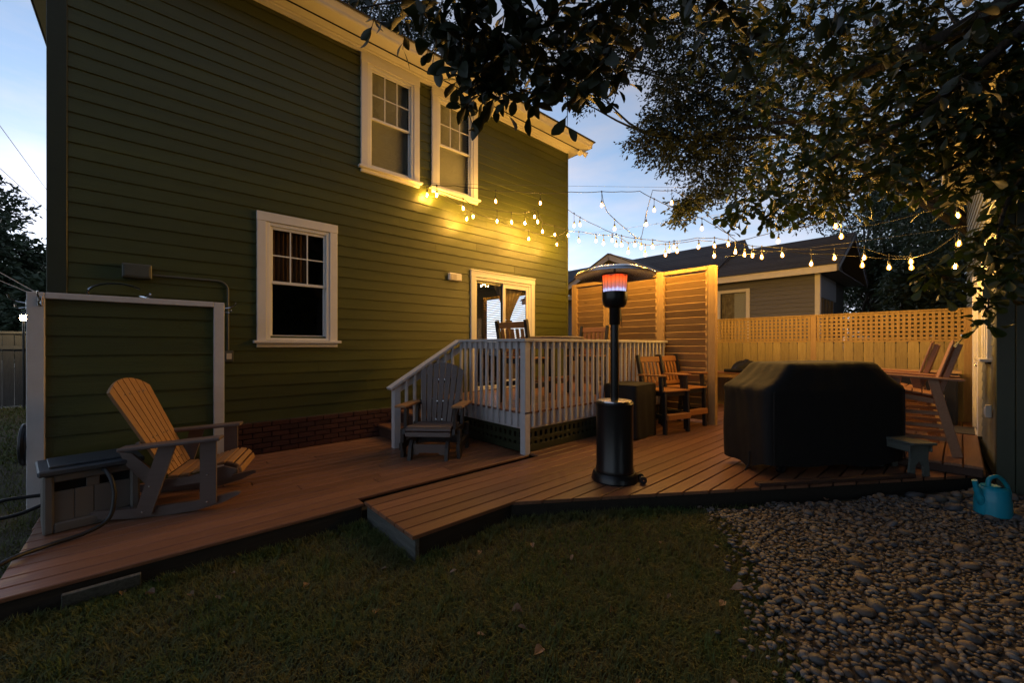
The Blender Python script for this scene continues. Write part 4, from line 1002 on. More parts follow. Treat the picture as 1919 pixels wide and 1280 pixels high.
# --- glider chair by the railing ------------------------------------------------------
t = thing('glider_chair', 'taupe glider chair with tall fanned back by the white stair rail', 'glider chair', (2.68, 4.42, DZ), R(224))
G1, G2 = M['poly_grey'], M['poly_dark']
fan_back(t, (-.19, .36), R(16), .46, .60, 7, .79, G1, .12)
seat_slats(t, [(-.20, .35), (-.11, .342), (-.02, .345), (.07, .357), (.16, .372), (.25, .384), (.315, .375), (.335, .335), (.345, .27)], .54, G1)
for s in (-1, 1):
    a, b = (.28, .315) if s > 0 else (-.315, -.28)
    side_plate([(-.30, .33), (.30, .36), (.32, .30), (-.30, .26)], a, b).build('seat_rail', G2, t)
    side_plate([(.17, .30), (.26, .30), (.26, .60), (.17, .60)], a, b).build('arm_post', G2, t)
    side_plate([(-.26, .28), (-.17, .28), (-.20, .60), (-.28, .60)], a, b).build('arm_post', G2, t)
    ya, yb = (.27, .41) if s > 0 else (-.41, -.27)
    MB().cbox((-.01, (ya + yb) / 2, .615), (Vector((1, 0, .03)).normalized(), Vector((0, 1, 0)), Vector((-.03, 0, 1)).normalized()), (.33, (yb - ya) / 2, .014), .009).build('armrest', M['poly_tan'], t)
    c, d = (.325, .365) if s > 0 else (-.365, -.325)
    side_plate([(.14, 0), (.24, 0), (.24, .34), (.14, .34)], c, d).build('base_leg', G2, t)
    side_plate([(-.36, 0), (-.26, 0), (-.26, .34), (-.36, .34)], c, d).build('base_leg', G2, t)
    side_plate([(-.40, .10), (.28, .10), (.28, .18), (-.40, .18)], c + .002 * s, d + .002 * s).build('base_rail', G2, t)
    e, f_ = (.20, .24) if s > 0 else (-.24, -.20)
    side_plate([(.28, 0), (.36, 0), (.33, .14), (.27, .22), (.22, .22), (.25, .10)], e, f_).build('front_foot', G2, t)
    bm_ = MB()
    for bx, bz in ((.22, .22), (-.30, .22)): bolt(bm_, bx, d if s > 0 else c, bz, s, .012)
    bm_.build('bolts', M['chrome'], t, 40)
fr = [(-.20, .06), (.20, .06), (.20, .19), (-.20, .19)]
poly = [(-.20, .05), (-.14, .05), (-.11, .075), (.11, .075), (.14, .05), (.20, .05), (.20, .175), (-.20, .175)]
MB().prism(poly, lambda a, b, s: (s, a, b), .26, .285).build('front_stretcher', G1, t)
MB().box(-.33, -.30, -.325, .325, .06, .17).build('rear_stretcher', G2, t)
dl = R(16); dv = Vector((-math.sin(dl), 0, math.cos(dl))); nv = Vector((math.cos(dl), 0, math.sin(dl))); b0 = Vector((-.19, 0, .36))
for hgt, wd in ((.26, .58), (.55, .54)):
    MB().cbox(b0 + dv * hgt - nv * .026, (Vector((0, 1, 0)), dv, nv), (wd / 2, .03, .013), .004).build('back_brace', G2, t)
bm_ = MB()
for hgt in (.03, .27, .56):
    for k in (-1, 1):
        c = b0 + dv * hgt + nv * .011; c.y = k * .04; bm_.lathe([(.001, .004), (.007, .003), (.008, 0)], 8, c, (Vector((0, 1, 0)), dv, nv))
bm_.build('screw_heads', M['chrome'], t, 40)

# --- counter height armchairs ---------------------------------------------------------
def pub_chair(label, loc, rz, arms=True):
    t = thing('counter_chair', label, 'chair', loc, rz, 'black and cedar counter height chairs')
    K, S = M['black_poly'], M['cedar']; w = .25
    for s in (-1, 1):
        MB().beam((.22, s * w, 0), (.20, s * w, .63), .045, .06, (1, 0, 0)).build('front_leg', K, t)
        MB().beam((-.27, s * w, 0), (-.21, s * w, .62), .045, .06, (1, 0, 0)).build('rear_leg', K, t)
        MB().beam((-.21, s * w, .60), (-.34, s * w, 1.18), .045, .06, (1, 0, 0)).build('back_post', K, t)
        MB().box(-.24, .20, s * w - .018, s * w + .018, .22, .29).build('side_stretcher', K, t)
        if arms:
            MB().beam((.17, s * (w + .02), .62), (.15, s * (w + .02), .86), .04, .06, (1, 0, 0)).build('arm_post', K, t)
            MB().cbox((-.02, s * (w + .02), .873), (Vector((1, 0, .03)).normalized(), Vector((0, 1, 0)), Vector((-.03, 0, 1)).normalized()), (.26, .045, .012), .008).build('armrest', S, t)
    MB().box(-.23, .24, -w - .03, w + .03, .632, .655, .006).build('seat', S, t)
    MB().box(-.21, .20, -w + .02, w - .02, .56, .63).build('seat_frame', K, t)
    d = Vector((-.13, 0, .58)).normalized(); n = Vector((.58, 0, .13)).normalized(); b = Vector((-.222, 0, .66))
    MB().cbox(b + d * .46, (Vector((0, 1, 0)), d, n), (w - .022, .045, .011), .006).build('top_slat', S, t)
    MB().cbox(b + d * .05, (Vector((0, 1, 0)), d, n), (w - .022, .03, .011), .006).build('bottom_slat', S, t)
    for k in range(5):
        c = b + d * .245; c.y = (k - 2) * .085; MB().cbox(c, (Vector((0, 1, 0)), d, n), (.027, .164, .008), .004).build('back_slat', S, t)
    MB().box(.19, .28, -w + .0, w - .0, .215, .30, .006).build('footrest', S, t)
    return t
pub_chair('black and cedar counter chair beside the black covered box', (6.03, 3.10, RZ), R(-104))
pub_chair('black and cedar counter chair against the louvre screen', (6.66, 3.10, RZ), R(-100))
pub_chair('counter chair on the landing seen from behind, near the railing corner', (4.10, 4.28, UZ), R(12))
pub_chair('counter chair on the landing facing the camera, before the louvre screen', (5.72, 4.40, UZ), R(192))
t = thing('counter_table', 'round counter height table with brown top on the landing', 'table', (4.88, 4.45, UZ))
MB().lathe([(.001, .925), (.50, .925), (.515, .935), (.515, .955), (.50, .965), (.001, .965)], 32).build('table_top', M['poly_grey'], t, 40)
for sx, sy in ((1, 1), (1, -1), (-1, 1), (-1, -1)): MB().beam((sx * .34, sy * .34, 0), (sx * .26, sy * .26, .925), .07, .07).build('leg', M['black_poly'], t)
MB().box(-.31, .31, -.03, .03, .25, .31).box(-.03, .03, -.31, -.032, .25, .31).box(-.03, .03, .032, .31, .25, .31).build('stretcher', M['cedar'], t)
MB().box(-.27, .27, -.28, -.24, .84, .92).box(-.27, .27, .24, .28, .84, .92).build('apron', M['black_poly'], t)

# --- tall teak director chairs by the garage ------------------------------------------
def tall_chair(label, loc, rz):
    t = thing('tall_chair', label, 'chair', loc, rz, 'tall wooden armchairs by the garage'); K = M['teak']; w = .29
    for s in (-1, 1):
        MB().beam((.30, s * w, 0), (.20, s * w, .85), .035, .085, (1, 0, 0)).build('front_leg', K, t)
        MB().beam((-.29, s * w, 0), (-.10, s * w, .85), .035, .085, (1, 0, 0)).build('rear_leg', K, t)
        MB().cbox((.06, s * (w + .01), .865), (Vector((1, 0, .05)).normalized(), Vector((0, 1, 0)), Vector((-.05, 0, 1)).normalized()), (.40, .06, .013), .006).build('armrest', K, t)
        for zz in (.16, .30, .44): MB().box(-.30 + zz * .28, .30 - zz * .12, s * w - .03, s * w - .005 if s > 0 else s * w + .03, zz, zz + .045).build('side_rail', K, t) if s > 0 else MB().box(-.30 + zz * .28, .30 - zz * .12, s * w + .005, s * w + .03, zz, zz + .045).build('side_rail', K, t)
        MB().beam((-.20, s * (w - .035), .58), (.28, s * (w - .035), .66), .03, .06, (0, 0, 1)).build('seat_rail', K, t)
        MB().beam((-.13, s * (w - .05), .60), (-.31, s * (w - .09), 1.24), .03, .05, (1, 0, 0)).build('back_rail', K, t)
    for k in range(6):
        x = -.14 + k * .082; z = .64 + .015 * k; MB().cbox((x, 0, z + .012), (Vector((1, 0, .17)).normalized(), Vector((0, 1, 0)), Vector((-.17, 0, 1)).normalized()), (.036, w - .025, .011), .004).build('seat_slat', K, t)
    d = Vector((-.18, 0, .64)).normalized(); n = Vector((.64, 0, .18)).normalized()
    for k in range(5):
        c = Vector((-.12, 0, .66)) + d * .31 + n * .025; c.y = (k - 2) * .098; MB().cbox(c, (Vector((0, 1, 0)), d, n), (.043, .33 - .012 * abs(k - 2), .010), .006).build('back_slat', K, t)
    for zz in (.20, .46): MB().box(.22, .262, -w + .02, w - .02, zz, zz + .06).build('footrest', K, t)
    return t
tall_chair('teak tall armchair nearest the small grey bench', (6.82, .32, PZ), R(93))
tall_chair('teak tall armchair farther along the garage wall', (7.62, .50, PZ), R(90))

# --- big covered grill ----------------------------------------------------------------
gc = thing('covered_grill', 'large barbecue grill under a black fabric cover at the deck edge', 'grill', (5.545, 1.12, RZ), R(-30))
LW, DW = .90, .34                                              # half length, half depth
def cover_profile(u, v):
    """u runs round the hem (0..1), v from hem (0) to the crown (1)"""
    per = [(-LW, -DW), (LW, -DW), (LW, DW), (-LW, DW)]
    return per
P = []; nu = 88
def rect_pt(s, hx, hy, rr=.05):
    a = 2 * math.pi * s; c_, s_ = math.cos(a), math.sin(a); k = 13
    q = (abs(c_) ** k + abs(s_) ** k) ** (-1 / k); return hx * q * c_, hy * q * s_
levels = [(.055, .985, 1.0), (.15, .99, 1.0), (.40, 1.0, 1.0), (.62, 1.0, .99), (.80, 1.0, .985), (.86, 1.0, .98), (.895, .985, .96), (.935, .905, .93), (1.00, .80, .90), (1.07, .72, .87), (1.125, .665, .83), (1.15, .63, .76), (1.155, .55, .62), (1.158, .30, .3), (1.158, .0, .0)]
for li, (z, kx, ky) in enumerate(levels):
    row = []
    for i in range(nu + 1):
        x, yv = rect_pt((i % nu) / nu, LW * kx, DW * ky)
        fold = .006 * math.sin(i * .41 + 2 * z) + .003 * math.sin(i * 1.3 + 5 * z)
        if .85 < z < 1.13: fold += .03 * abs(math.sin(yv * 17 + x * 4)) ** .5 * max(0, abs(x) / LW - .5)
        zz = z + (.03 + .018 * math.sin(i * .5) + .028 * math.sin(i * .23 + 1) if z < .1 else 0) + (.003 * math.sin(x * 5) if z > 1.1 else 0)
        L_ = math.hypot(x / LW, yv / DW) + 1e-6; row.append((x + fold * (x / LW) / L_, yv + fold * (yv / DW) / L_, zz))
    P.append(row)
MB().grid(P).build('cover', M['cover'], gc, 50)
for xx in (-LW * .93, LW * .93): MB().tube([(xx, -DW * 1.0, .12), (xx * 1.005, -DW * 1.012, .5), (xx, -DW * 1.005, .86)], .007, 6).build('cover_seam', M['cover'], gc, 40)
st_ = MB()
st_.tube([(-LW - .01, -.1, .22), (-LW - .03, -.12, .10), (-LW - .06, -.10, .02)], .010, 6)
st_.build('cover_strap', M['cover'], gc, 40)
for xx in (-.62, .55):
    for yy in (-.20, .20):
        MB().lathe([(.02, -.02), (.045, -.02), (.048, 0), (.045, .02), (.02, .02)], 16, (xx, yy, .048), (Vector((1, 0, 0)), Vector((0, 0, 1)), Vector((0, 1, 0)))).build('caster', M['rubber'], gc, 40)
        MB().box(xx - .03, xx + .03, yy - .03, yy + .03, .096, .14).build('caster_fork', M['steel'], gc)
MB().box(-.70, .65, -.24, .24, .142, .19).build('cart_shelf', M['black_metal'], gc)

# --- smaller covered box behind the heater --------------------------------------------
t = thing('covered_box', 'black fabric covered box behind the patio heater', 'covered box', (5.36, 3.30, RZ), R(2))
P = []
for (z, k) in ((.01, 1.0), (.08, 1.005), (.3, 1.0), (.6, .99), (.74, .985), (.768, .965), (.775, .9), (.776, .5), (.776, 0)):
    row = []
    for i in range(61):
        x, yv = rect_pt((i % 60) / 60, .325 * k, .265 * k); f_ = .008 * math.sin(i * 1.1 + 4 * z) if z < .7 else 0
        row.append((x + f_ * (1 if x > 0 else -1) * abs(x) * 2, yv + f_, z + (.012 * math.sin(i * .7) if z < .05 else 0)))
    P.append(row)
MB().grid(P).build('cover', M['cover'], t, 50)
MB().box(-.30, .30, -.24, .24, .02, .72).build('box', M['dark'], t)

# --- patio heater ----------------------------------------------------------------------
h = thing('patio_heater', 'black mushroom patio heater with glowing flame and steel hood', 'patio heater', (3.46, 2.31, RZ))
MB().lathe([(.001, 0), (.222, 0), (.228, .012), (.222, .04), (.215, .065), (.20, .085), (.001, .086)], 40).build('base', M['black_metal'], h, 35)
MB().lathe([(.183, .087), (.185, .12), (.180, .13), (.180, .72), (.184, .74), (.186, .76), (.176, .775), (.001, .776)], 40).build('tank_housing', M['black_metal'], h, 35)
MB().lathe([(.170, .777), (.166, .788), (.06, .80), (.045, .80)], 40).build('top_plate', M['steel'], h, 35)
MB().tube([(0, 0, .79), (0, 0, 1.56)], .040, 24).build('pole', M['black_metal'], h, 40)
MB().lathe([(.046, 1.54), (.052, 1.55), (.052, 1.70), (.06, 1.715)], 24).build('sleeve', M['black_metal'], h, 40)
MB().lathe([(.05, 1.71), (.095, 1.72), (.115, 1.745), (.125, 1.80), (.125, 1.865), (.115, 1.87), (.001, 1.872)], 32).build('burner_housing', M['black_metal'], h, 35)
MB().box(.045, .08, -.03, .03, 1.58, 1.70, .006).build('control_box', M['black_metal'], h)
MB().tube([(.085, -.03, 1.52), (.082, -.025, 1.62), (.075, -.02, 1.72)], .004, 6).build('gas_pipe', M['steel'], h, 40)
MB().box(.118, .135, -.05, -.02, 1.80, 1.83, .003).box(.118, .135, -.05, -.02, 1.755, 1.785, .003).build('valve', M['chrome'], h)
# flame: glowing gas sheet inside the screen, blue-white at the burner, red above
fm, nt, b = new_mat('burning_gas'); N, L = nt.nodes, nt.links
tcf = N.new('ShaderNodeTexCoord'); sep = N.new('ShaderNodeSeparateXYZ'); L.new(tcf.outputs['Object'], sep.inputs['Vector'])
mpf = N.new('ShaderNodeMapping'); mpf.inputs['Scale'].default_value = (38, 38, 7); L.new(tcf.outputs['Object'], mpf.inputs['Vector'])
nf = N.new('ShaderNodeTexNoise'); nf.inputs['Scale'].default_value = 1.0; nf.inputs['Detail'].default_value = 4; L.new(mpf.outputs['Vector'], nf.inputs['Vector'])
mrf = N.new('ShaderNodeMapRange'); mrf.inputs['From Min'].default_value = 1.875; mrf.inputs['From Max'].default_value = 2.035; L.new(sep.outputs['Z'], mrf.inputs['Value'])
adf = N.new('ShaderNodeMath'); adf.operation = 'MULTIPLY_ADD'; L.new(nf.outputs['Fac'], adf.inputs[0]); adf.inputs[1].default_value = .34; sbf = N.new('ShaderNodeMath'); sbf.operation = 'SUBTRACT'; L.new(mrf.outputs['Result'], sbf.inputs[0]); sbf.inputs[1].default_value = .17; L.new(sbf.outputs['Value'], adf.inputs[2])
rf_ = N.new('ShaderNodeValToRGB'); cr = rf_.color_ramp; cr.elements[0].color = (.34, .42, .85, 1); cr.elements[1].color = (.50, .035, .008, 1); cr.elements[1].position = 1.0
for p, c in ((.10, (.40, .38, .62, 1)), (.24, (.34, .11, .12, 1)), (.48, (.48, .11, .045, 1)), (.72, (.85, .10, .018, 1))):
    e_ = cr.elements.new(p); e_.color = c
L.new(adf.outputs['Value'], rf_.inputs['Fac'])
em = N.new('ShaderNodeEmission'); em.inputs['Strength'].default_value = 0.45; L.new(rf_.outputs['Color'], em.inputs['Color']); L.new(em.outputs['Emission'], N['Material Output'].inputs['Surface'])
P = []
for i in range(9):
    z = 1.874 + .155 * i / 8; r0 = .108 + .014 * i / 8
    P.append([((r0 + .004 * math.sin(7 * a + z * 20)) * math.cos(a), (r0 + .004 * math.sin(7 * a + z * 20)) * math.sin(a), z + (.012 * math.sin(5 * a) if i == 8 else 0)) for a in np.linspace(0, 2 * math.pi, 37)])
MB().grid(P).build('flame', fm, h, 60)
cg = MB()
for k in range(20):
    a = 2 * math.pi * k / 20; cg.tube([(.117 * math.cos(a), .117 * math.sin(a), 1.868), (.128 * math.cos(a), .128 * math.sin(a), 2.045)], .0016, 4)
cg.build('screen_bars', M['black_metal'], h)
MB().lathe([(.05, 2.028), (.132, 2.032), (.134, 2.046), (.05, 2.05)], 32).build('emitter_cap', M['black_metal'], h, 40)
MB().lathe([(.395, 2.028), (.40, 2.032), (.36, 2.062), (.25, 2.10), (.12, 2.125), (.03, 2.14), (.001, 2.142)], 48).lathe([(.395, 2.028), (.35, 2.05), (.24, 2.085), (.11, 2.11), (.001, 2.115)], 48).build('hood', M['steel'], h, 25)
MB().tube([(0, 0, 2.045), (0, 0, 2.12)], .012, 8).build('hood_stem', M['steel'], h, 40)
for k in (-1, 1):
    MB().lathe([(.01, -.015), (.035, -.015), (.037, 0), (.035, .015), (.01, .015)], 16, (.24 * math.cos(R(-62)) + .05 * k * .7, .24 * math.sin(R(-62)) + .05 * k * .7 - .02, .036), (Vector((.7, -.7, 0)), Vector((0, 0, 1)), Vector((.7, .7, 0)))).build('wheel', M['rubber'], h, 40)
MB().tube([(.24 * math.cos(R(-62)) - .05, .24 * math.sin(R(-62)) - .07, .036), (.24 * math.cos(R(-62)) + .05, .24 * math.sin(R(-62)) + .03, .036)], .008, 8).build('axle', M['steel'], h, 40)

# --- hose box, hose, stick --------------------------------------------------------------
t = thing('hose_box', 'grey plastic hose box with blue grey lid at the left deck edge', 'hose box', (-.335, 4.56, DZ), R(9))
bx, by, bh = .255, .20, .42
MB().box(-bx, -bx + .055, -by, by, 0, bh, .012).box(bx - .055, bx, -by, by, 0, bh, .012).box(-bx + .05, bx - .05, -by + .002, by, 0, .075, .01).box(-bx + .05, bx - .05, -by + .002, by, bh - .055, bh, .01).build('frame', M['boxgrey'], t)
for k in range(4):
    w_ = (2 * bx - .104) / 4; MB().box(-bx + .052 + k * w_ + .0015, -bx + .052 + (k + 1) * w_ - .0015, -by + .022, -by + .04, .075, bh - .125, .003).build('front_panel', M['boxgrey'], t)
MB().box(-bx + .055, bx - .055, -by + .05, by - .02, .06, bh - .05, .002).build('dark_inside', M['dark'], t)
MB().box(-.04, .03, -by + .02, -by + .042, bh - .124, bh - .056, .004).build('grip_plate', M['boxgrey'], t)
MB().box(-bx - .025, bx + .025, -by - .03, by + .03, bh + .002, bh + .045, .016).box(-bx + .03, bx - .03, -by + .03, by - .02, bh + .046, bh + .062, .012).build('lid', M['boxlid'], t)
def spline(pts, n=10):
    out_ = []; P_ = [Vector(p) for p in pts]; P_ = [P_[0] * 2 - P_[1]] + P_ + [P_[-1] * 2 - P_[-2]]
    for i in range(1, len(P_) - 2):
        for k in range(n):
            s = k / n; a, b_, c, d = P_[i - 1:i + 3]
            out_.append(.5 * ((2 * b_) + (c - a) * s + (2 * a - 5 * b_ + 4 * c - d) * s * s + (3 * b_ - a - 3 * c + d) * s ** 3))
    out_.append(P_[-2]); return out_
o = MB().tube(spline([(-.27, 4.42, .56), (-.24, 4.31, .565), (-.205, 4.24, .50), (-.19, 4.20, .38), (-.22, 4.17, .24), (-.33, 4.12, .19), (-.50, 4.05, .181), (-.66, 3.92, .18), (-.85, 3.80, .08), (-1.2, 3.75, .03)]), .0145, 10).build('garden_hose', M['rubber'], smooth=40)
ident(o, 'black garden hose looping out of the hose box onto the deck', 'hose')
o = MB().tube(spline([(-.60, 4.72, .36), (-.80, 4.70, .37), (-.88, 4.66, .32), (-.86, 4.62, .27), (-.72, 4.62, .27), (-.60, 4.66, .30)]), .0135, 10).build('hose_loop', M['rubber'], smooth=40)
ident(o, 'black hose loop hanging left of the hose box', 'hose')
o = MB().tube([(-.50, 4.16, .166), (-.46, 4.165, .168), (-.40, 4.175, .166)], [.005, .009, .004], 6).build('twig', M['dead_leaf']); ident(o, 'short pinkish twig lying on the deck by the hose box', 'twig')
# plank leaning at the deck front
o = MB().cbox((-.20, 3.395, .055), (Vector((1, 0, 0)), Vector((0, .96, .28)).normalized(), Vector((0, -.28, .96)).normalized()), (.165, .012, .055), .003).build('plank', M['fascia_grey']); ident(o, 'short grey plank leaning against the deck front on the grass', 'plank')

# --- small bench, watering can, edge timber, mat ---------------------------------------
t = thing('small_bench', 'small grey green wooden bench right of the covered grill', 'bench', (5.95, .41, RZ), R(48))
MB().box(-.24, .24, -.125, .125, .327, .352, .006).build('seat', M['bench_grey'], t)
for s in (-1, 1):
    poly = [(-.11, 0), (-.045, 0), (-.04, .10), (0, .16), (.04, .11), (.045, 0), (.11, 0), (.09, .18), (.10, .325), (-.10, .325), (-.09, .18)]
    MB().prism(poly, lambda a, b, q: (q, a, b), s * .17 - .011, s * .17 + .011).build('leg', M['bench_grey'], t)
MB().box(-.20, .20, -.118, -.10, .25, .326).box(-.20, .20, .10, .118, .25, .326).build('apron', M['bench_grey'], t)
d = Vector((4.17, -2.75, 0)).normalized(); a = Vector((4.35, 1.26, RZ + .018)); a = Vector((4.28, 1.285, RZ + .02)); b_ = a + d * 1.75
o = MB().beam(a, b_, .07, .035).build('edge_timber', M['edge_timber']); ident(o, 'dark brown timber lying along the deck edge before the grill', 'timber')
t = thing('watering_can', 'teal plastic watering can on the pebbles by the garage', 'watering can', (5.44, -.19, .045), R(140))
MB().lathe([(.001, 0), (.105, 0), (.115, .01), (.112, .12), (.098, .22), (.088, .235), (.06, .245)], 28).build('body', M['teal'], t, 40)
MB().tube(spline([(.09, 0, .10), (.125, 0, .17), (.15, 0, .24), (.165, 0, .30)], 6), [.03] * 6 + [.024] * 6 + [.019] * 7, 12).build('spout', M['teal'], t, 40)
MB().tube(spline([(.045, 0, .235), (.03, 0, .31), (-.05, 0, .325), (-.125, 0, .25), (-.15, 0, .14), (-.105, 0, .05)], 8), .016, 10).build('handle', M['teal'], t, 40)
MB().lathe([(.055, .238), (.062, .252), (.058, .256), (.04, .25), (.001, .25)], 20, (.02, 0, 0)).build('filler_rim', M['teal'], t, 40)
t = thing('doormat', 'grey doormat on the platform at the garage door', 'doormat', (8.70, .05, PZ)); MB().box(-.36, .36, -.20, .22, .001, .012, .004).build('mat', mat('mat_fibre', (.06, .06, .07), .95, var=.5, vscale=40, bump=.5, bscale=160), t); MB().box(-.37, .37, -.21, -.19, .002, .014, .003).box(-.37, .37, .21, .23, .002, .014, .003).build('border', M['nb_trim'], t)

# --- counter along the fence, cabinet, bundle, side table --------------------------------
t = thing('serving_counter', 'long wooden serving counter along the pine fence', 'counter', (9.42, 3.6, RZ))
MB().box(-.25, .25, -1.35, 2.0, .735, .77, .005).build('counter_top', M['teak'], t); MB().box(-.235, -.21, -1.33, 1.98, .65, .733).build('apron', M['pine'], t)
for yy in (-1.28, .3, 1.9): MB().box(-.20, -.12, yy, yy + .08, 0, .733).build('leg', M['pine_post'], t)
t = thing('bundle', 'black folded cover bundle on the serving counter', 'cover', (9.40, 3.02, RZ + .772))
P = []
for i in range(10):
    th = math.pi / 2 * i / 9
    P.append([((.20 + .03 * math.sin(3 * a + 1)) * math.cos(a) * math.cos(th) ** .6, (.30 + .04 * math.sin(2 * a) + .02 * math.sin(5 * a)) * math.sin(a) * math.cos(th) ** .6, (.22 + .05 * math.sin(2 * a + .5) + .02 * math.sin(6 * a)) * math.sin(th) * (1 if i < 9 else .95)) for a in np.linspace(0, 2 * math.pi, 33)])
MB().grid(P).build('cloth', M['cover'], t, 60)
MB().tube([(-.22, -.3, .03), (-.24, 0, .045), (-.22, .36, .03)], .035, 8).build('rolled_edge', M['cover'], t, 40)
t = thing('cabinet', 'black cabinet with light wood top behind the tall chairs', 'cabinet', (9.42, .62, RZ))
MB().box(-.24, .24, -.60, .80, .05, .90, .006).build('body', M['black_metal'], t); MB().box(-.28, .28, -.64, .84, .902, .935, .005).build('cabinet_top', M['oak_top'], t)
for k in (-1, 0): MB().box(-.252, -.241, -.58 + (k + 1) * .70, .08 + (k + 1) * .70, .10, .86, .004).build('cabinet_door', M['black_metal'], t)
t = thing('side_table', 'low pale wooden side table at the foot of the garage door', 'side table', (8.85, .30, PZ))
MB().box(-.28, .28, -.14, .14, .43, .46, .005).build('table_top', M['oak_top'], t)
for sx in (-1, 1): MB().box(sx * .25 - .02, sx * .25 + .02, -.12, .12, 0, .43).build('leg', M['oak_top'], t)
t = thing('folded_towel', 'crumpled white towel on the low side table', 'towel', (8.72, .22, PZ + .461))
P = []
for i in range(7):
    th = math.pi / 2 * i / 6
    P.append([(.10 * math.cos(a) * math.cos(th) * (1 + .2 * math.sin(4 * a)), .07 * math.sin(a) * math.cos(th), .06 * math.sin(th) + .012 * math.sin(5 * a) * math.cos(th)) for a in np.linspace(0, 2 * math.pi, 21)])
MB().grid(P).build('cloth', M['white'], t, 60)

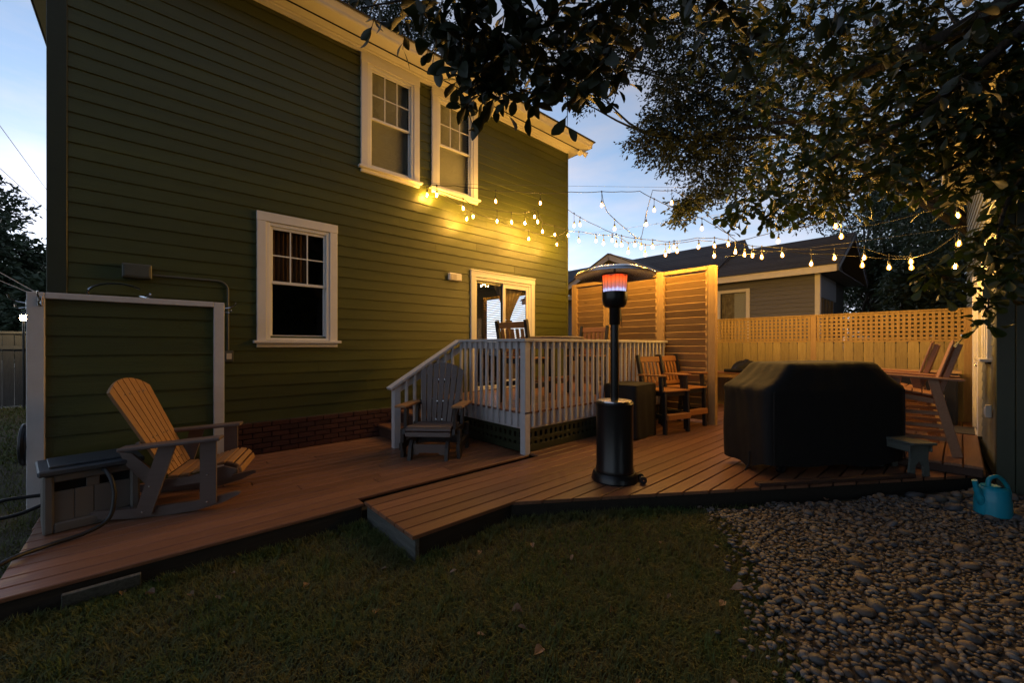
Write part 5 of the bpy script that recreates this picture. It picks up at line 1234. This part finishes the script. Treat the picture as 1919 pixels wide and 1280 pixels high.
# ================================================================== string lights
STR = [
 ( [(3.36, 5.75, 4.12), (3.49, 5.71, 4.13), (3.77, 5.61, 4.17), (4.11, 5.48, 4.18), (4.45, 5.35, 4.18), (4.8, 5.2, 4.22), (5.18, 5.02, 4.24), (5.52, 4.58, 4.22), (5.84, 4.16, 4.19), (6.03, 3.89, 4.16), (6.2, 3.64, 4.14), (6.33, 3.45, 3.99), (6.45, 3.21, 3.82), (6.64, 2.77, 3.56), (6.74, 2.63, 3.44), (6.85, 2.48, 3.3), (6.92, 2.39, 3.26)] ,
  [(3.34, 5.76, 3.96, 4.08), (3.49, 5.71, 3.98, 4.13), (4.44, 5.35, 4.01, 4.19), (5.19, 5.01, 4.07, 4.24), (5.84, 4.16, 3.96, 4.19), (6.33, 3.45, 3.81, 3.99), (6.64, 2.79, 3.42, 3.57), (6.86, 2.47, 3.14, 3.3)] ),
 ( [(3.35, 5.74, 4.1), (3.65, 5.66, 4.03), (3.93, 5.58, 3.98), (4.14, 5.57, 3.9), (4.49, 5.55, 3.92), (4.95, 5.52, 3.97), (5.3, 5.49, 4.03), (5.51, 5.48, 4.14), (5.6, 5.47, 4.11), (5.74, 5.48, 3.92), (6.13, 5.51, 3.95), (6.41, 5.4, 3.9)] ,
  [(3.92, 5.58, 3.83, 3.98), (4.12, 5.57, 3.73, 3.91), (4.63, 5.54, 3.75, 3.93), (4.96, 5.52, 3.8, 3.97), (5.28, 5.5, 3.84, 4.03), (5.51, 5.47, 4.0, 4.14), (5.6, 5.47, 3.92, 4.12), (5.74, 5.48, 3.76, 3.92), (6.13, 5.51, 3.78, 3.95)] ),
 ( [(3.34, 5.72, 4.08), (3.68, 5.67, 3.98), (4.01, 5.61, 3.84), (4.67, 5.62, 3.79), (5.46, 5.58, 3.74), (5.88, 5.57, 3.72), (6.24, 5.55, 3.77), (6.33, 5.33, 3.85), (6.39, 5.03, 3.78), (6.43, 4.72, 3.67), (6.48, 4.35, 3.59), (6.49, 4.19, 3.5), (6.5, 4.05, 3.39), (6.51, 3.89, 3.39), (6.55, 3.73, 3.3), (6.64, 3.48, 3.28), (6.72, 3.23, 3.27), (6.81, 2.94, 3.28), (6.87, 2.72, 3.23)] ,
  [(4.02, 5.61, 3.68, 3.84), (5.46, 5.58, 3.59, 3.74), (6.24, 5.55, 3.61, 3.77), (6.33, 5.33, 3.77, 3.86), (6.38, 5.09, 3.62, 3.79), (6.44, 4.72, 3.56, 3.67), (6.46, 4.56, 3.48, 3.63), (6.48, 4.38, 3.51, 3.6), (6.5, 4.05, 3.23, 3.39), (6.55, 3.74, 3.14, 3.31), (6.66, 3.42, 3.1, 3.28), (6.72, 3.24, 3.14, 3.27), (6.82, 2.92, 3.17, 3.27)] ),
 ( [(6.08, 5.12, 4.17), (6.15, 4.88, 3.98), (6.25, 4.55, 3.76), (6.34, 4.17, 3.53), (6.42, 3.79, 3.4), (6.5, 3.56, 3.35), (6.58, 3.32, 3.28), (6.61, 3.23, 3.28), (6.71, 2.9, 3.29), (6.78, 2.64, 3.25), (6.89, 2.48, 3.2), (7.02, 2.31, 3.14), (7.1, 2.2, 3.09), (7.24, 2.02, 3.07), (7.36, 1.86, 3.04), (7.56, 1.53, 2.99), (7.58, 1.25, 2.96), (7.62, 1.04, 2.95), (7.63, 0.93, 2.92), (7.63, 0.68, 2.77), (7.58, 0.45, 2.71)] ,
  [(6.12, 5.0, 3.85, 4.08), (6.15, 4.88, 3.85, 3.98), (6.33, 4.19, 3.36, 3.55), (6.36, 4.1, 3.35, 3.51), (6.41, 3.86, 3.31, 3.43), (6.43, 3.75, 3.25, 3.39), (6.5, 3.57, 3.24, 3.35), (6.58, 3.31, 3.14, 3.28), (6.61, 3.24, 3.19, 3.28), (6.78, 2.65, 3.13, 3.26), (6.96, 2.4, 3.02, 3.17), (7.03, 2.29, 2.97, 3.13), (7.1, 2.2, 2.95, 3.09), (7.18, 2.09, 2.92, 3.08), (7.36, 1.86, 2.94, 3.04), (7.56, 1.53, 2.78, 2.99), (7.58, 1.25, 2.83, 2.96), (7.63, 0.92, 2.79, 2.92), (7.63, 0.66, 2.61, 2.77), (7.58, 0.44, 2.65, 2.75)] ),
 ( [(5.84, 4.16, 4.18), (5.86, 4.14, 4.01), (5.89, 4.09, 3.84), (5.96, 3.98, 3.69), (6.1, 3.83, 3.51), (6.21, 3.71, 3.36), (6.27, 3.65, 3.37), (6.32, 3.6, 3.74), (6.34, 3.55, 3.95), (6.37, 3.5, 4.16), (6.52, 3.21, 4.11), (6.66, 2.94, 3.93), (6.8, 2.65, 3.52), (6.93, 2.37, 3.17), (7.06, 2.12, 3.22), (7.2, 1.86, 3.29), (7.12, 1.51, 3.25), (7.03, 1.24, 3.27), (6.99, 1.14, 3.29), (7.0, 1.08, 3.13), (7.15, 0.76, 3.12), (7.33, 0.36, 3.21), (7.47, 0.02, 3.29)] ,
  [(5.96, 3.98, 3.54, 3.69), (6.32, 3.59, 3.6, 3.76), (6.51, 3.23, 3.92, 4.12), (7.19, 1.87, 3.13, 3.29), (6.99, 1.14, 3.16, 3.29), (7.0, 1.08, 3.01, 3.14), (7.47, 0.02, 3.14, 3.24)] ),
 ( [(6.72, 2.62, 3.1), (6.95, 2.23, 3.03), (7.22, 1.73, 2.94), (7.46, 1.26, 2.86), (7.62, 0.95, 2.8), (7.64, 0.7, 2.73), (7.65, 0.44, 2.69), (7.57, 0.23, 2.74), (7.47, 0.04, 2.89), (7.46, 0.01, 2.91), (7.46, 0.02, 2.69), (7.47, 0.04, 2.63)] ,
  [(6.72, 2.63, 2.96, 3.08), (7.62, 0.94, 2.68, 2.8), (7.65, 0.44, 2.58, 2.69), (7.46, 0.01, 2.79, 2.91), (7.47, 0.04, 2.51, 2.9)] ),
]
SL = ['string of warm bulbs from the house hook along the upper guide wire', 'string of warm bulbs hugging the green wall below the right upper window',
      'string of warm bulbs drooping lowest along the wall to the louvre screen', 'long string of warm bulbs from the house corner across to the garage',
      'looping string of warm bulbs high over the patio with dangling ends', 'string of warm bulbs along the right lower guide wire by the garage']
sk_m = MB().lathe([(.001, .085), (.006, .084), (.007, .066), (.015, .060), (.0165, .028), (.013, .026)], 12); bl_m = MB().lathe([(.011, .028), (.015, .018), (.026, -.004), (.0285, -.020), (.025, -.036), (.014, -.048), (.001, -.052)], 12); fi_m = MB().lathe([(.001, .014), (.0085, .008), (.010, -.014), (.007, -.034), (.001, -.038)], 6)
sk_me = bl_me = None
for (cab, bulbs), lb in zip(STR, SL):
    t = thing('string_light', lb, 'string lights', cab[0], 0, 'patio string lights'); o0 = Vector(cab[0])
    # the cable sags a little between its ties
    pts = []
    for p, q in zip(cab, cab[1:]):
        p, q = Vector(p) - o0, Vector(q) - o0; L_ = (q - p).length
        for k in range(4):
            s = k / 4; pts.append(p.lerp(q, s) + Vector((0, 0, -.10 * L_ * s * (1 - s))))
    pts.append(Vector(cab[-1]) - o0)
    MB().tube(pts, .0055, 6).build('cable', M['cable'], t, 50)
    for (x, y, zb, zc) in bulbs:
        c = Vector((x, y, zb)) - o0; MB().tube([(c.x, c.y, max(zc - o0.z, c.z + .10)), (c.x, c.y, c.z + .08)], .004, 5).box(c.x - .012, c.x + .012, c.y - .006, c.y + .006, max(zc - o0.z, c.z + .10) - .02, max(zc - o0.z, c.z + .10) + .012, .002).build('drop_wire', M['cable'], t)
        if sk_me is None: so = sk_m.build('socket', M['cable'], t, 40); sk_me = so.data; bo = bl_m.build('bulb', M['bulb'], so, 60); bl_me = bo.data; fi_me = fi_m.build('filament', M['filament'], so, 60).data
        else: so = put('socket', sk_me, t); bo = put('bulb', bl_me, so); put('filament', fi_me, so)
        so.location = c; so.rotation_euler = (random.uniform(-.08, .08), random.uniform(-.08, .08), 0)
for i, (p, q, lb) in enumerate((((3.30, 5.83, 4.15), (8.9, .35, 3.95), 'thin steel guide wire from the house to the oak over the patio'), ((6.9, 5.60, 3.92), (7.9, .1, 3.75), 'thin steel guide wire from the house corner to the garage'), ((7.05, 2.6, 2.98), (7.45, -.25, 2.98), 'thin steel guide wire between louvre screen and garage'))):
    o = MB().tube([Vector(p).lerp(Vector(q), s) + Vector((0, 0, -.12 * s * (1 - s))) for s in np.linspace(0, 1, 9)], .0022, 5).build('guide_wire', M['wire']); ident(o, lb, 'wire', 'guide wires of the string lights')

# ================================================================== trees
near = [(1.07, 2.53, 3.74, 0.12, 0.05, 8), (1.19, 2.15, 3.5, 0.17, 0.12, 24), (1.23, 1.85, 3.24, 0.23, 0.16, 44), (1.34, 1.62, 3.19, 0.22, 0.17, 46), (1.53, 1.45, 3.17, 0.25, 0.17, 50), (1.79, 1.35, 3.28, 0.23, 0.16, 44), (1.3, 1.79, 3.05, 0.17, 0.13, 30), (1.39, 1.58, 2.95, 0.17, 0.11, 26), (1.57, 1.41, 2.95, 0.17, 0.1, 24), (1.74, 1.26, 2.98, 0.12, 0.1, 18), (2.15, 1.29, 3.44, 0.22, 0.16, 26), (1.29, 1.8, 2.87, 0.09, 0.08, 11), (1.4, 1.7, 2.9, 0.1, 0.06, 10), (1.5, 1.48, 2.82, 0.1, 0.05, 8), (1.61, 1.38, 2.85, 0.07, 0.05, 7), (1.69, 1.3, 2.82, 0.07, 0.06, 7), (1.71, 1.15, 2.85, 0.07, 0.04, 6), (2.48, 1.13, 3.55, 0.2, 0.15, 20), (2.66, 0.97, 3.45, 0.17, 0.17, 14), (2.96, 0.43, 3.42, 0.12, 0.09, 9), (3.66, -0.07, 3.47, 0.13, 0.16, 9), (3.86, 0.02, 3.19, 0.21, 0.14, 12)]
mid = [(5.16, 1.55, 5.21, 0.97, 0.37, 200), (5.54, 0.67, 4.89, 0.94, 0.39, 260), (5.72, -0.04, 4.47, 0.7, 0.45, 260), (5.45, 1.01, 4.53, 0.93, 0.41, 240), (5.67, 0.28, 4.14, 0.9, 0.42, 320), (5.32, -0.21, 3.62, 0.36, 0.54, 200), (5.71, 0.78, 3.94, 0.99, 0.35, 260), (5.61, 0.07, 3.51, 0.75, 0.35, 280), (5.52, 1.22, 3.57, 0.73, 0.27, 160), (5.36, 1.5, 3.21, 0.56, 0.2, 80), (5.18, 1.66, 3.08, 0.28, 0.16, 30), (5.79, 0.98, 3.26, 0.67, 0.21, 110), (5.74, 0.48, 3.28, 0.78, 0.29, 170), (5.79, -0.1, 3.11, 0.4, 0.23, 80), (5.38, -0.27, 2.94, 0.22, 0.4, 110), (5.48, -0.22, 2.52, 0.12, 0.23, 40), (5.22, -0.26, 2.24, 0.17, 0.39, 70), (5.68, -0.13, 2.19, 0.13, 0.17, 26), (5.82, 0.14, 2.19, 0.19, 0.11, 20), (5.74, 0.21, 2.19, 0.16, 0.11, 16), (5.4, -0.16, 1.87, 0.08, 0.18, 16), (5.39, -0.14, 1.71, 0.06, 0.06, 8)]
fine = [(8.41, 5.21, 9.15, 1.13, 0.63, 1500), (8.87, 4.39, 8.54, 1.34, 0.85, 2400), (9.38, 3.66, 7.68, 1.55, 1.07, 3600), (8.77, 4.22, 6.84, 0.83, 0.71, 1500), (8.41, 4.54, 6.13, 0.65, 0.54, 1000), (8.83, 3.89, 5.68, 0.93, 0.52, 1400), (9.26, 3.5, 6.03, 1.05, 0.81, 1900), (9.47, 3.04, 5.13, 0.8, 0.51, 1100), (8.88, 3.58, 4.9, 0.57, 0.34, 600), (7.44, 3.53, 4.05, 0.24, 0.24, 300), (7.62, 3.36, 4.2, 0.3, 0.2, 260), (8.14, 4.78, 6.07, 0.36, 0.19, 200), (10.65, 3.19, 7.39, 1.51, 1.38, 3200), (8.07, 6.19, 8.1, 0.79, 0.53, 900), (7.82, 6.41, 8.76, 0.79, 0.66, 1000), (8.36, 5.93, 8.63, 0.79, 0.66, 1000), (7.57, 5.97, 7.26, 0.31, 0.23, 160), (13.63, 2.53, 9.19, 2.18, 1.89, 3600), (13.63, 2.53, 6.14, 1.6, 1.02, 1800), (16.76, 1.06, 9.41, 2.54, 2.38, 3600), (12.0, 2.65, 4.86, 0.79, 0.4, 600), (13.22, 2.23, 4.95, 0.83, 0.42, 500), (16.52, 1.27, 6.56, 2.54, 1.43, 2600), (18.17, -0.22, 7.03, 1.9, 2.38, 2600)]
roof_cl = [(4.49, 12.1, 11.8, 0.63, 0.35, 500), (5.08, 11.57, 11.4, 0.87, 0.56, 900), (5.79, 10.94, 10.84, 0.95, 0.79, 1200), (6.5, 10.3, 10.29, 0.95, 0.71, 900), (7.2, 9.66, 10.05, 0.95, 0.71, 700), (6.14, 10.62, 11.56, 1.27, 0.63, 900), (8.03, 8.92, 9.41, 0.95, 0.63, 700), (8.5, 8.49, 10.21, 0.95, 0.79, 700)]
def leaf_template(kind):
    """spatulate leaf along +x, unit length, folded on its midrib; verts (n,3), quads/tris as padded quads"""
    if kind == 'broad':
        st = [(0.0, .012), (.14, .03), (.34, .17), (.58, .26), (.80, .21), (.94, .09), (1.0, .0)]
    elif kind == 'spat':
        st = [(0.0, .012), (.22, .035), (.46, .10), (.68, .19), (.86, .22), (.96, .14), (1.0, .0)]
    else:
        return np.array([(0, 0, 0), (.55, -.2, .05), (1, 0, -.06), (.55, .2, .05)]), np.array([(0, 1, 2, 3)])
    V = []; F = []
    for x, w in st: V += [(x, -w, .10 * w / .25 - .18 * x * x), (x, 0, -.18 * x * x), (x, w, .10 * w / .25 - .18 * x * x)]
    for i in range(len(st) - 1):
        a = i * 3; F += [(a, a + 3, a + 4, a + 1), (a + 1, a + 4, a + 5, a + 2)]
    return np.array(V), np.array(F)
def frames(D):
    """rotation matrices with local x along D and a random roll, mostly face up"""
    D = D / np.linalg.norm(D, axis=1, keepdims=True); up = rng.normal(0, .55, D.shape); up[:, 2] += .75
    S = np.cross(up, D); S /= np.linalg.norm(S, axis=1, keepdims=True) + 1e-9; U = np.cross(D, S)
    return np.stack([D, S, U], 2)
def leaves_mesh(name, P, D, L_, kind, m, parent, smooth=False):
    V, F = leaf_template(kind); Rm = frames(D); n = len(P)
    W = np.einsum('nij,kj->nki', Rm, V) * L_[:, None, None] + P[:, None, :]
    FF_ = (F[None] + (np.arange(n) * len(V))[:, None, None]).reshape(-1, 4)
    o = np_mesh(name, W.reshape(-1, 3), FF_, m, parent, smooth); return o
def sprays(clusters, mult, per, tl, droop, root=None):
    """twigs with alternate leaves spread through ellipsoids: returns twig polylines, leaf positions, leaf directions"""
    T, P, D = [], [], []
    for (x, y, z, rx, rz, n) in clusters:
        for _ in range(max(1, int(n * mult / per))):
            q = rng.normal(0, 1, 3); q /= np.linalg.norm(q); q *= rng.random() ** .4
            a = np.array([x, y, z]) + q * (rx, rx, rz)
            d = np.array([q[0], q[1], q[2] * .6 - droop]) + rng.normal(0, .55, 3); d /= np.linalg.norm(d)
            ln = tl * rng.uniform(.6, 1.2); b = a - d * ln * .6; pts = [b + d * ln * s + np.array([0, 0, -.25 * droop * ln * s * s]) for s in np.linspace(0, 1, 4)]
            T.append(pts)
            for k in range(per):
                s = (k + .8) / per; p = b + d * ln * s + np.array([0, 0, -.25 * droop * ln * s * s]); sd = np.cross(d, (0, 0, 1.)); sd /= np.linalg.norm(sd) + 1e-6
                P.append(p); D.append(d * .8 + sd * (1 if k % 2 else -1) * .8 + rng.normal(0, .45, 3) + np.array([0, 0, -droop * .6]))
    return T, np.array(P), np.array(D)
def branch(par, pts, r0, r1, m=None, name='branch'):
    p = spline(pts, 6); n = len(p); return MB().tube(p, [r0 + (r1 - r0) * (i / (n - 1)) ** .8 for i in range(n)], 9).build(name, m or M['bark'], par, 60)

# the oak that leans over the patio from behind the camera on the right
oak = thing('oak_tree', 'broad oak overhanging the patio with large dark leaves in the foreground', 'tree', (4.3, -2.2, 0)); B = Vector((4.3, -2.2, 0))
def rel(*ps): return [Vector(p) - B for p in ps]
MB().tube([(0, 0, -.1), (.02, 0, .25), (.0, .03, 1.2), (-.05, .06, 2.4), (-.02, .15, 3.8), (.1, .3, 5.2), (.2, .4, 7.5)], [.34, .27, .23, .21, .19, .14, .04], 14).build('trunk', M['bark'], oak, 60)
limbs = [(rel((4.25, -2.1, 2.9), (3.2, -.9, 3.7), (2.2, .7, 3.75), (1.4, 1.75, 3.45), (1.25, 1.85, 3.05)), .09, .008), (rel((3.2, -.9, 3.7), (2.7, .6, 3.75), (1.8, 1.35, 3.35), (1.62, 1.4, 3.0)), .04, .005),
         (rel((1.9, 1.1, 3.68), (1.3, 2.0, 3.6), (1.02, 2.6, 3.7)), .02, .004), (rel((4.3, -2.05, 3.2), (4.9, -.9, 4.2), (5.4, .3, 4.3), (5.6, 1.0, 4.5), (5.2, 1.6, 5.1)), .12, .015),
         (rel((5.0, -.7, 4.25), (5.3, .2, 3.7), (5.6, .9, 3.6), (5.45, 1.4, 3.3)), .05, .006), (rel((4.6, -1.5, 3.7), (5.2, -.6, 3.5), (5.6, 0, 3.2), (5.75, .4, 3.1)), .06, .006), (rel((4.9, -1.0, 3.55), (5.3, -.35, 2.9), (5.42, -.2, 2.3), (5.4, -.16, 1.8)), .03, .004),
         (rel((5.3, -.1, 4.3), (5.8, .0, 4.6), (6.1, .1, 5.0)), .05, .01), (rel((4.2, -2.0, 4.4), (3.0, -2.2, 5.6), (1.2, -2.6, 6.6), (-.8, -2.6, 7.2)), .12, .02), (rel((4.2, -1.9, 4.9), (3.6, -.6, 6.0), (2.8, .6, 6.8)), .11, .02), (rel((4.3, -1.9, 5.3), (5.6, -2.6, 6.2), (7, -3, 6.8)), .10, .02)]
for pts, r0, r1 in limbs: branch(oak, pts, r0, r1)
bx_, by_, bz_ = B
Tn, Pn, Dn = sprays(near, 2.1, 6, .26, .55)
keepn = rng.permutation(len(Pn)); ind, rest = keepn[:300], keepn[300:]
vt, ft = leaf_template('broad'); lms = []
for k in range(5):
    Vk = vt.copy(); Vk[:, 1] *= (.85, 1, 1.1, .95, 1.2)[k]; Vk[:, 2] *= (.6, 1, 1.4, .3, 1.8)[k]
    me = bpy.data.meshes.new('leaf'); me.from_pydata(Vk.tolist(), [], ft.tolist()); me.polygons.foreach_set('use_smooth', [True] * len(ft)); me.materials.append(M['leaf_near']); lms.append(me)
Fr = frames(Dn)
for i in ind:
    o = put('leaf', lms[i % 5], oak); o.location = Vector(Pn[i]) - B; o.rotation_euler = Matrix(Fr[i].tolist()).to_euler(); o.scale = (random.uniform(.065, .145),) * 3
leaves_mesh('foreground_leaves', Pn[rest] - np.array(B), Dn[rest], rng.uniform(.065, .14, len(rest)), 'broad', M['leaf_near'], oak, True)['kind'] = 'stuff'
Tm, Pm, Dm = sprays(mid, 1.75, 7, .36, .35)
leaves_mesh('crown', Pm - np.array(B), Dm, rng.uniform(.085, .175, len(Pm)), 'spat', M['leaf_mid'], oak, True)['kind'] = 'stuff'
tw = MB()
for pts in Tn + Tm[::4]: tw.tube([Vector(p) - B for p in pts], [.0035, .003, .0025, .0015], 4, False)
tw.build('twigs', M['bark'], oak)['kind'] = 'stuff'
# high crown over and behind the camera
hi = [(2.2, -1.6, 6.6, 2.3, 1.2, 1500), (-.4, -2.4, 7.2, 2.2, 1.1, 1300), (4.6, -2.2, 7.2, 2.4, 1.4, 1500), (2.6, .5, 7.0, 1.5, .8, 700), (6.6, -2.8, 6.6, 1.8, 1.1, 900), (1.4, -4.2, 6.2, 2.4, 1.3, 1200), (4.5, -5.0, 6.2, 2.4, 1.3, 1200), (7.0, -1.0, 7.0, 1.6, .9, 600)]
Th, Ph, Dh = sprays(hi, 2.2, 7, .7, .3)
leaves_mesh('high_crown', Ph - np.array(B), Dh, rng.uniform(.20, .34, len(Ph)), 'fine', M['leaf_mid'], oak)['kind'] = 'stuff'

def lump_tree(name, label, loc, clusters, m, trunk_r, trunk_h, size, mult=1.0, droop=.2, per=8, tl=.6, group=None, limbs_n=9):
    t = thing(name, label, 'tree', loc, 0, group); b = Vector(loc)
    cz = [Vector(c[:3]) - b for c in clusters]; mean = sum(cz, Vector()) / len(cz)
    topz = max(c.z for c in cz)
    MB().tube([(0, 0, -.1), (0, 0, trunk_h * .5), (mean.x * .12, mean.y * .12, trunk_h), (mean.x * .5, mean.y * .5, topz * .9)], [trunk_r * 1.3, trunk_r, trunk_r * .8, trunk_r * .25], 12).build('trunk', M['bark'], t, 60)
    for c in sorted(cz, key=lambda c: -c.length)[:limbs_n]:
        s = Vector((mean.x * .15, mean.y * .15, trunk_h * random.uniform(.8, 1.1))); sp_ = (c - s).length * .10; m1 = s.lerp(c, .35) + Vector([random.uniform(-sp_, sp_) for _ in range(3)]) + Vector((0, 0, sp_)); m2 = s.lerp(c, .7) + Vector([random.uniform(-sp_, sp_) for _ in range(3)])
        branch(t, [s, m1, m2, c], trunk_r * .35, .012)
    T, P, D = sprays(clusters, mult, per, tl, droop)
    leaves_mesh('crown', P - np.array(b), D, rng.uniform(size * .7, size * 1.3, len(P)), 'fine', m, t)['kind'] = 'stuff'
    return t
lump_tree('live_oak', 'tall fine leaved oak against the evening sky beyond the fence', (12.6, -1.2, 0), fine, M['leaf_fine'], .22, 4.2, .098, 1.75, .25, 9, .45, limbs_n=8)
lump_tree('shade_tree', 'fine leaved tree showing above the green house roof', (7.6, 15.0, 0), roof_cl, M['leaf_fine'], .22, 6.5, .10, 1.9, .25, 9, .5)
def cloud(cx, cy, cz, rx, rz, k, n, taper=.3):
    o = []
    for _ in range(k):
        a = rng.uniform(0, 6.28); h = rng.uniform(-1, 1); r = rx * math.sqrt(max(.05, 1 - h * h)) * rng.uniform(.2, .8)
        if h > 0: r *= 1 - taper * h
        o.append((cx + r * math.cos(a), cy + r * math.sin(a), cz + h * rz * .8, rx * rng.uniform(.25, .42), rz * rng.uniform(.16, .28), n))
    return o
far = [('evergreen_tree', 'dark evergreen directly right of the neighbour gable', (24.5, 1.9), 2.6, 5.2, 4.8), ('evergreen_tree', 'dark tall tree behind the fence, left of the hanging bulbs', (22.0, .3), 2.4, 4.6, 4.4),
       ('evergreen_tree', 'dark tree farthest behind the neighbour roof', (30.0, 3.2), 3.6, 7.6, 6.5), ('evergreen_tree', 'dark tree at the fence end beside the garage', (19.0, -.4), 2.0, 4.0, 3.8), ('evergreen_tree', 'low dark bushy tree behind the lattice fence', (17.5, 1.0), 1.3, 2.2, 2.2), ('evergreen_tree', 'bushy dark tree just right of the neighbour porch', (20.0, 2.1), 1.9, 2.8, 2.8)]
for nm, lb, (x, y), rx, cz, rz in far:
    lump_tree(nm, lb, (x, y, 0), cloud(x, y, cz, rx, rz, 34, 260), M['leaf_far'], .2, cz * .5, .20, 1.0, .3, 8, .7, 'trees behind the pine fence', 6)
lf = [('side_yard_tree', 'dark layered tree left of the house, tallest', (-7.6, 38.5), 4.4, 6.2, 5.6), ('side_yard_tree', 'rounder dark tree left of the house, beside its corner', (-5.4, 42.0), 3.0, 4.2, 3.8), ('side_yard_tree', 'low bushy tree behind the grey side fence', (-3.9, 31.0), 1.7, 2.6, 2.3)]
for nm, lb, (x, y), rx, cz, rz in lf:
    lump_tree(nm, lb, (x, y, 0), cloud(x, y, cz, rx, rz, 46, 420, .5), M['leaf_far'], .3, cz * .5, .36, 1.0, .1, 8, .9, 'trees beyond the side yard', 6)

# the wood behind the yard, behind the camera
wd = []
for k_ in range(250):
    a = rng.uniform(math.radians(205), math.radians(345)) if k_ < 150 else rng.uniform(math.radians(270), math.radians(325)); r_ = rng.uniform(10, 15); wd.append((r_ * math.cos(a) + 1.5, r_ * math.sin(a), rng.uniform(.5, 15.0), rng.uniform(1.6, 2.6), rng.uniform(1.2, 1.9), 300))
Tw, Pw, Dw = sprays(wd, 1.0, 8, 1.0, .2)
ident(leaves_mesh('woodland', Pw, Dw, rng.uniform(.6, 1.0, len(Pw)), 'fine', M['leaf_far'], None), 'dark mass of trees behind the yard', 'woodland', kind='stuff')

# ================================================================== fallen leaves
dl_v, dl_f = leaf_template('broad'); dms = []
for k in range(4):
    Vk = dl_v.copy(); Vk[:, 2] = np.abs(Vk[:, 1]) * (1.2, .5, 1.8, .9)[k] + .25 * Vk[:, 0] ** 2 * (1, .4, -.3, .8)[k] + .04; Vk[:, 1] *= (1.3, 1.0, 1.5, .8)[k]
    me = bpy.data.meshes.new('fallen_leaf'); me.from_pydata(Vk.tolist(), [], dl_f.tolist()); me.materials.append(M['dead_leaf']); dms.append(me)
spots = [(.05, 3.36, .06), (-.12, 3.33, .07), (-.02, 3.25, .06), (.32, 2.9, .05), (.98, 2.2, .06), (1.46, 2.25, .06), (1.55, 1.62, .07), (1.47, 1.50, .06), (1.36, 1.36, .07), (1.28, 1.62, .05), (2.2, 1.85, .06), (2.5, 1.5, .05), (2.65, .95, .09), (2.42, .92, .08), (1.9, .62, .07), (2.25, 1.15, .05), (2.1, 2.1, .05), (2.85, 1.5, .05), (.75, 2.75, .05), (.4, 3.2, .05), (1.75, 2.3, .05), (1.15, 2.6, .05), (1.9, 1.3, .05), (1.62, .95, .06), (.2, 3.05, .05)]
for i, (x, y, s) in enumerate(spots):
    o = put('fallen_leaf', dms[i % 4]); o.location = (x, y, lawn_z(x, y) + .022); o.rotation_euler = (random.uniform(-.3, .3), random.uniform(-.3, .3), random.uniform(0, 6.3)); o.scale = (s,) * 3
    ident(o, 'dry curled leaf lying on the grass of the front lawn', 'leaf', 'fallen leaves on the lawn')
for i in range(18):
    x, y = rng.uniform(2.6, 5.2), rng.uniform(-.5, 1.0)
    if not inside(x, y, PB) or y > front_y(x) - .1: continue
    o = put('fallen_leaf', dms[i % 4]); o.location = (x, y, .062); o.rotation_euler = (random.uniform(-.4, .4), random.uniform(-.4, .4), random.uniform(0, 6.3)); o.scale = (random.uniform(.03, .07),) * 3
    ident(o, 'dry brown leaf lying among the river pebbles', 'leaf', 'fallen leaves on the pebbles')
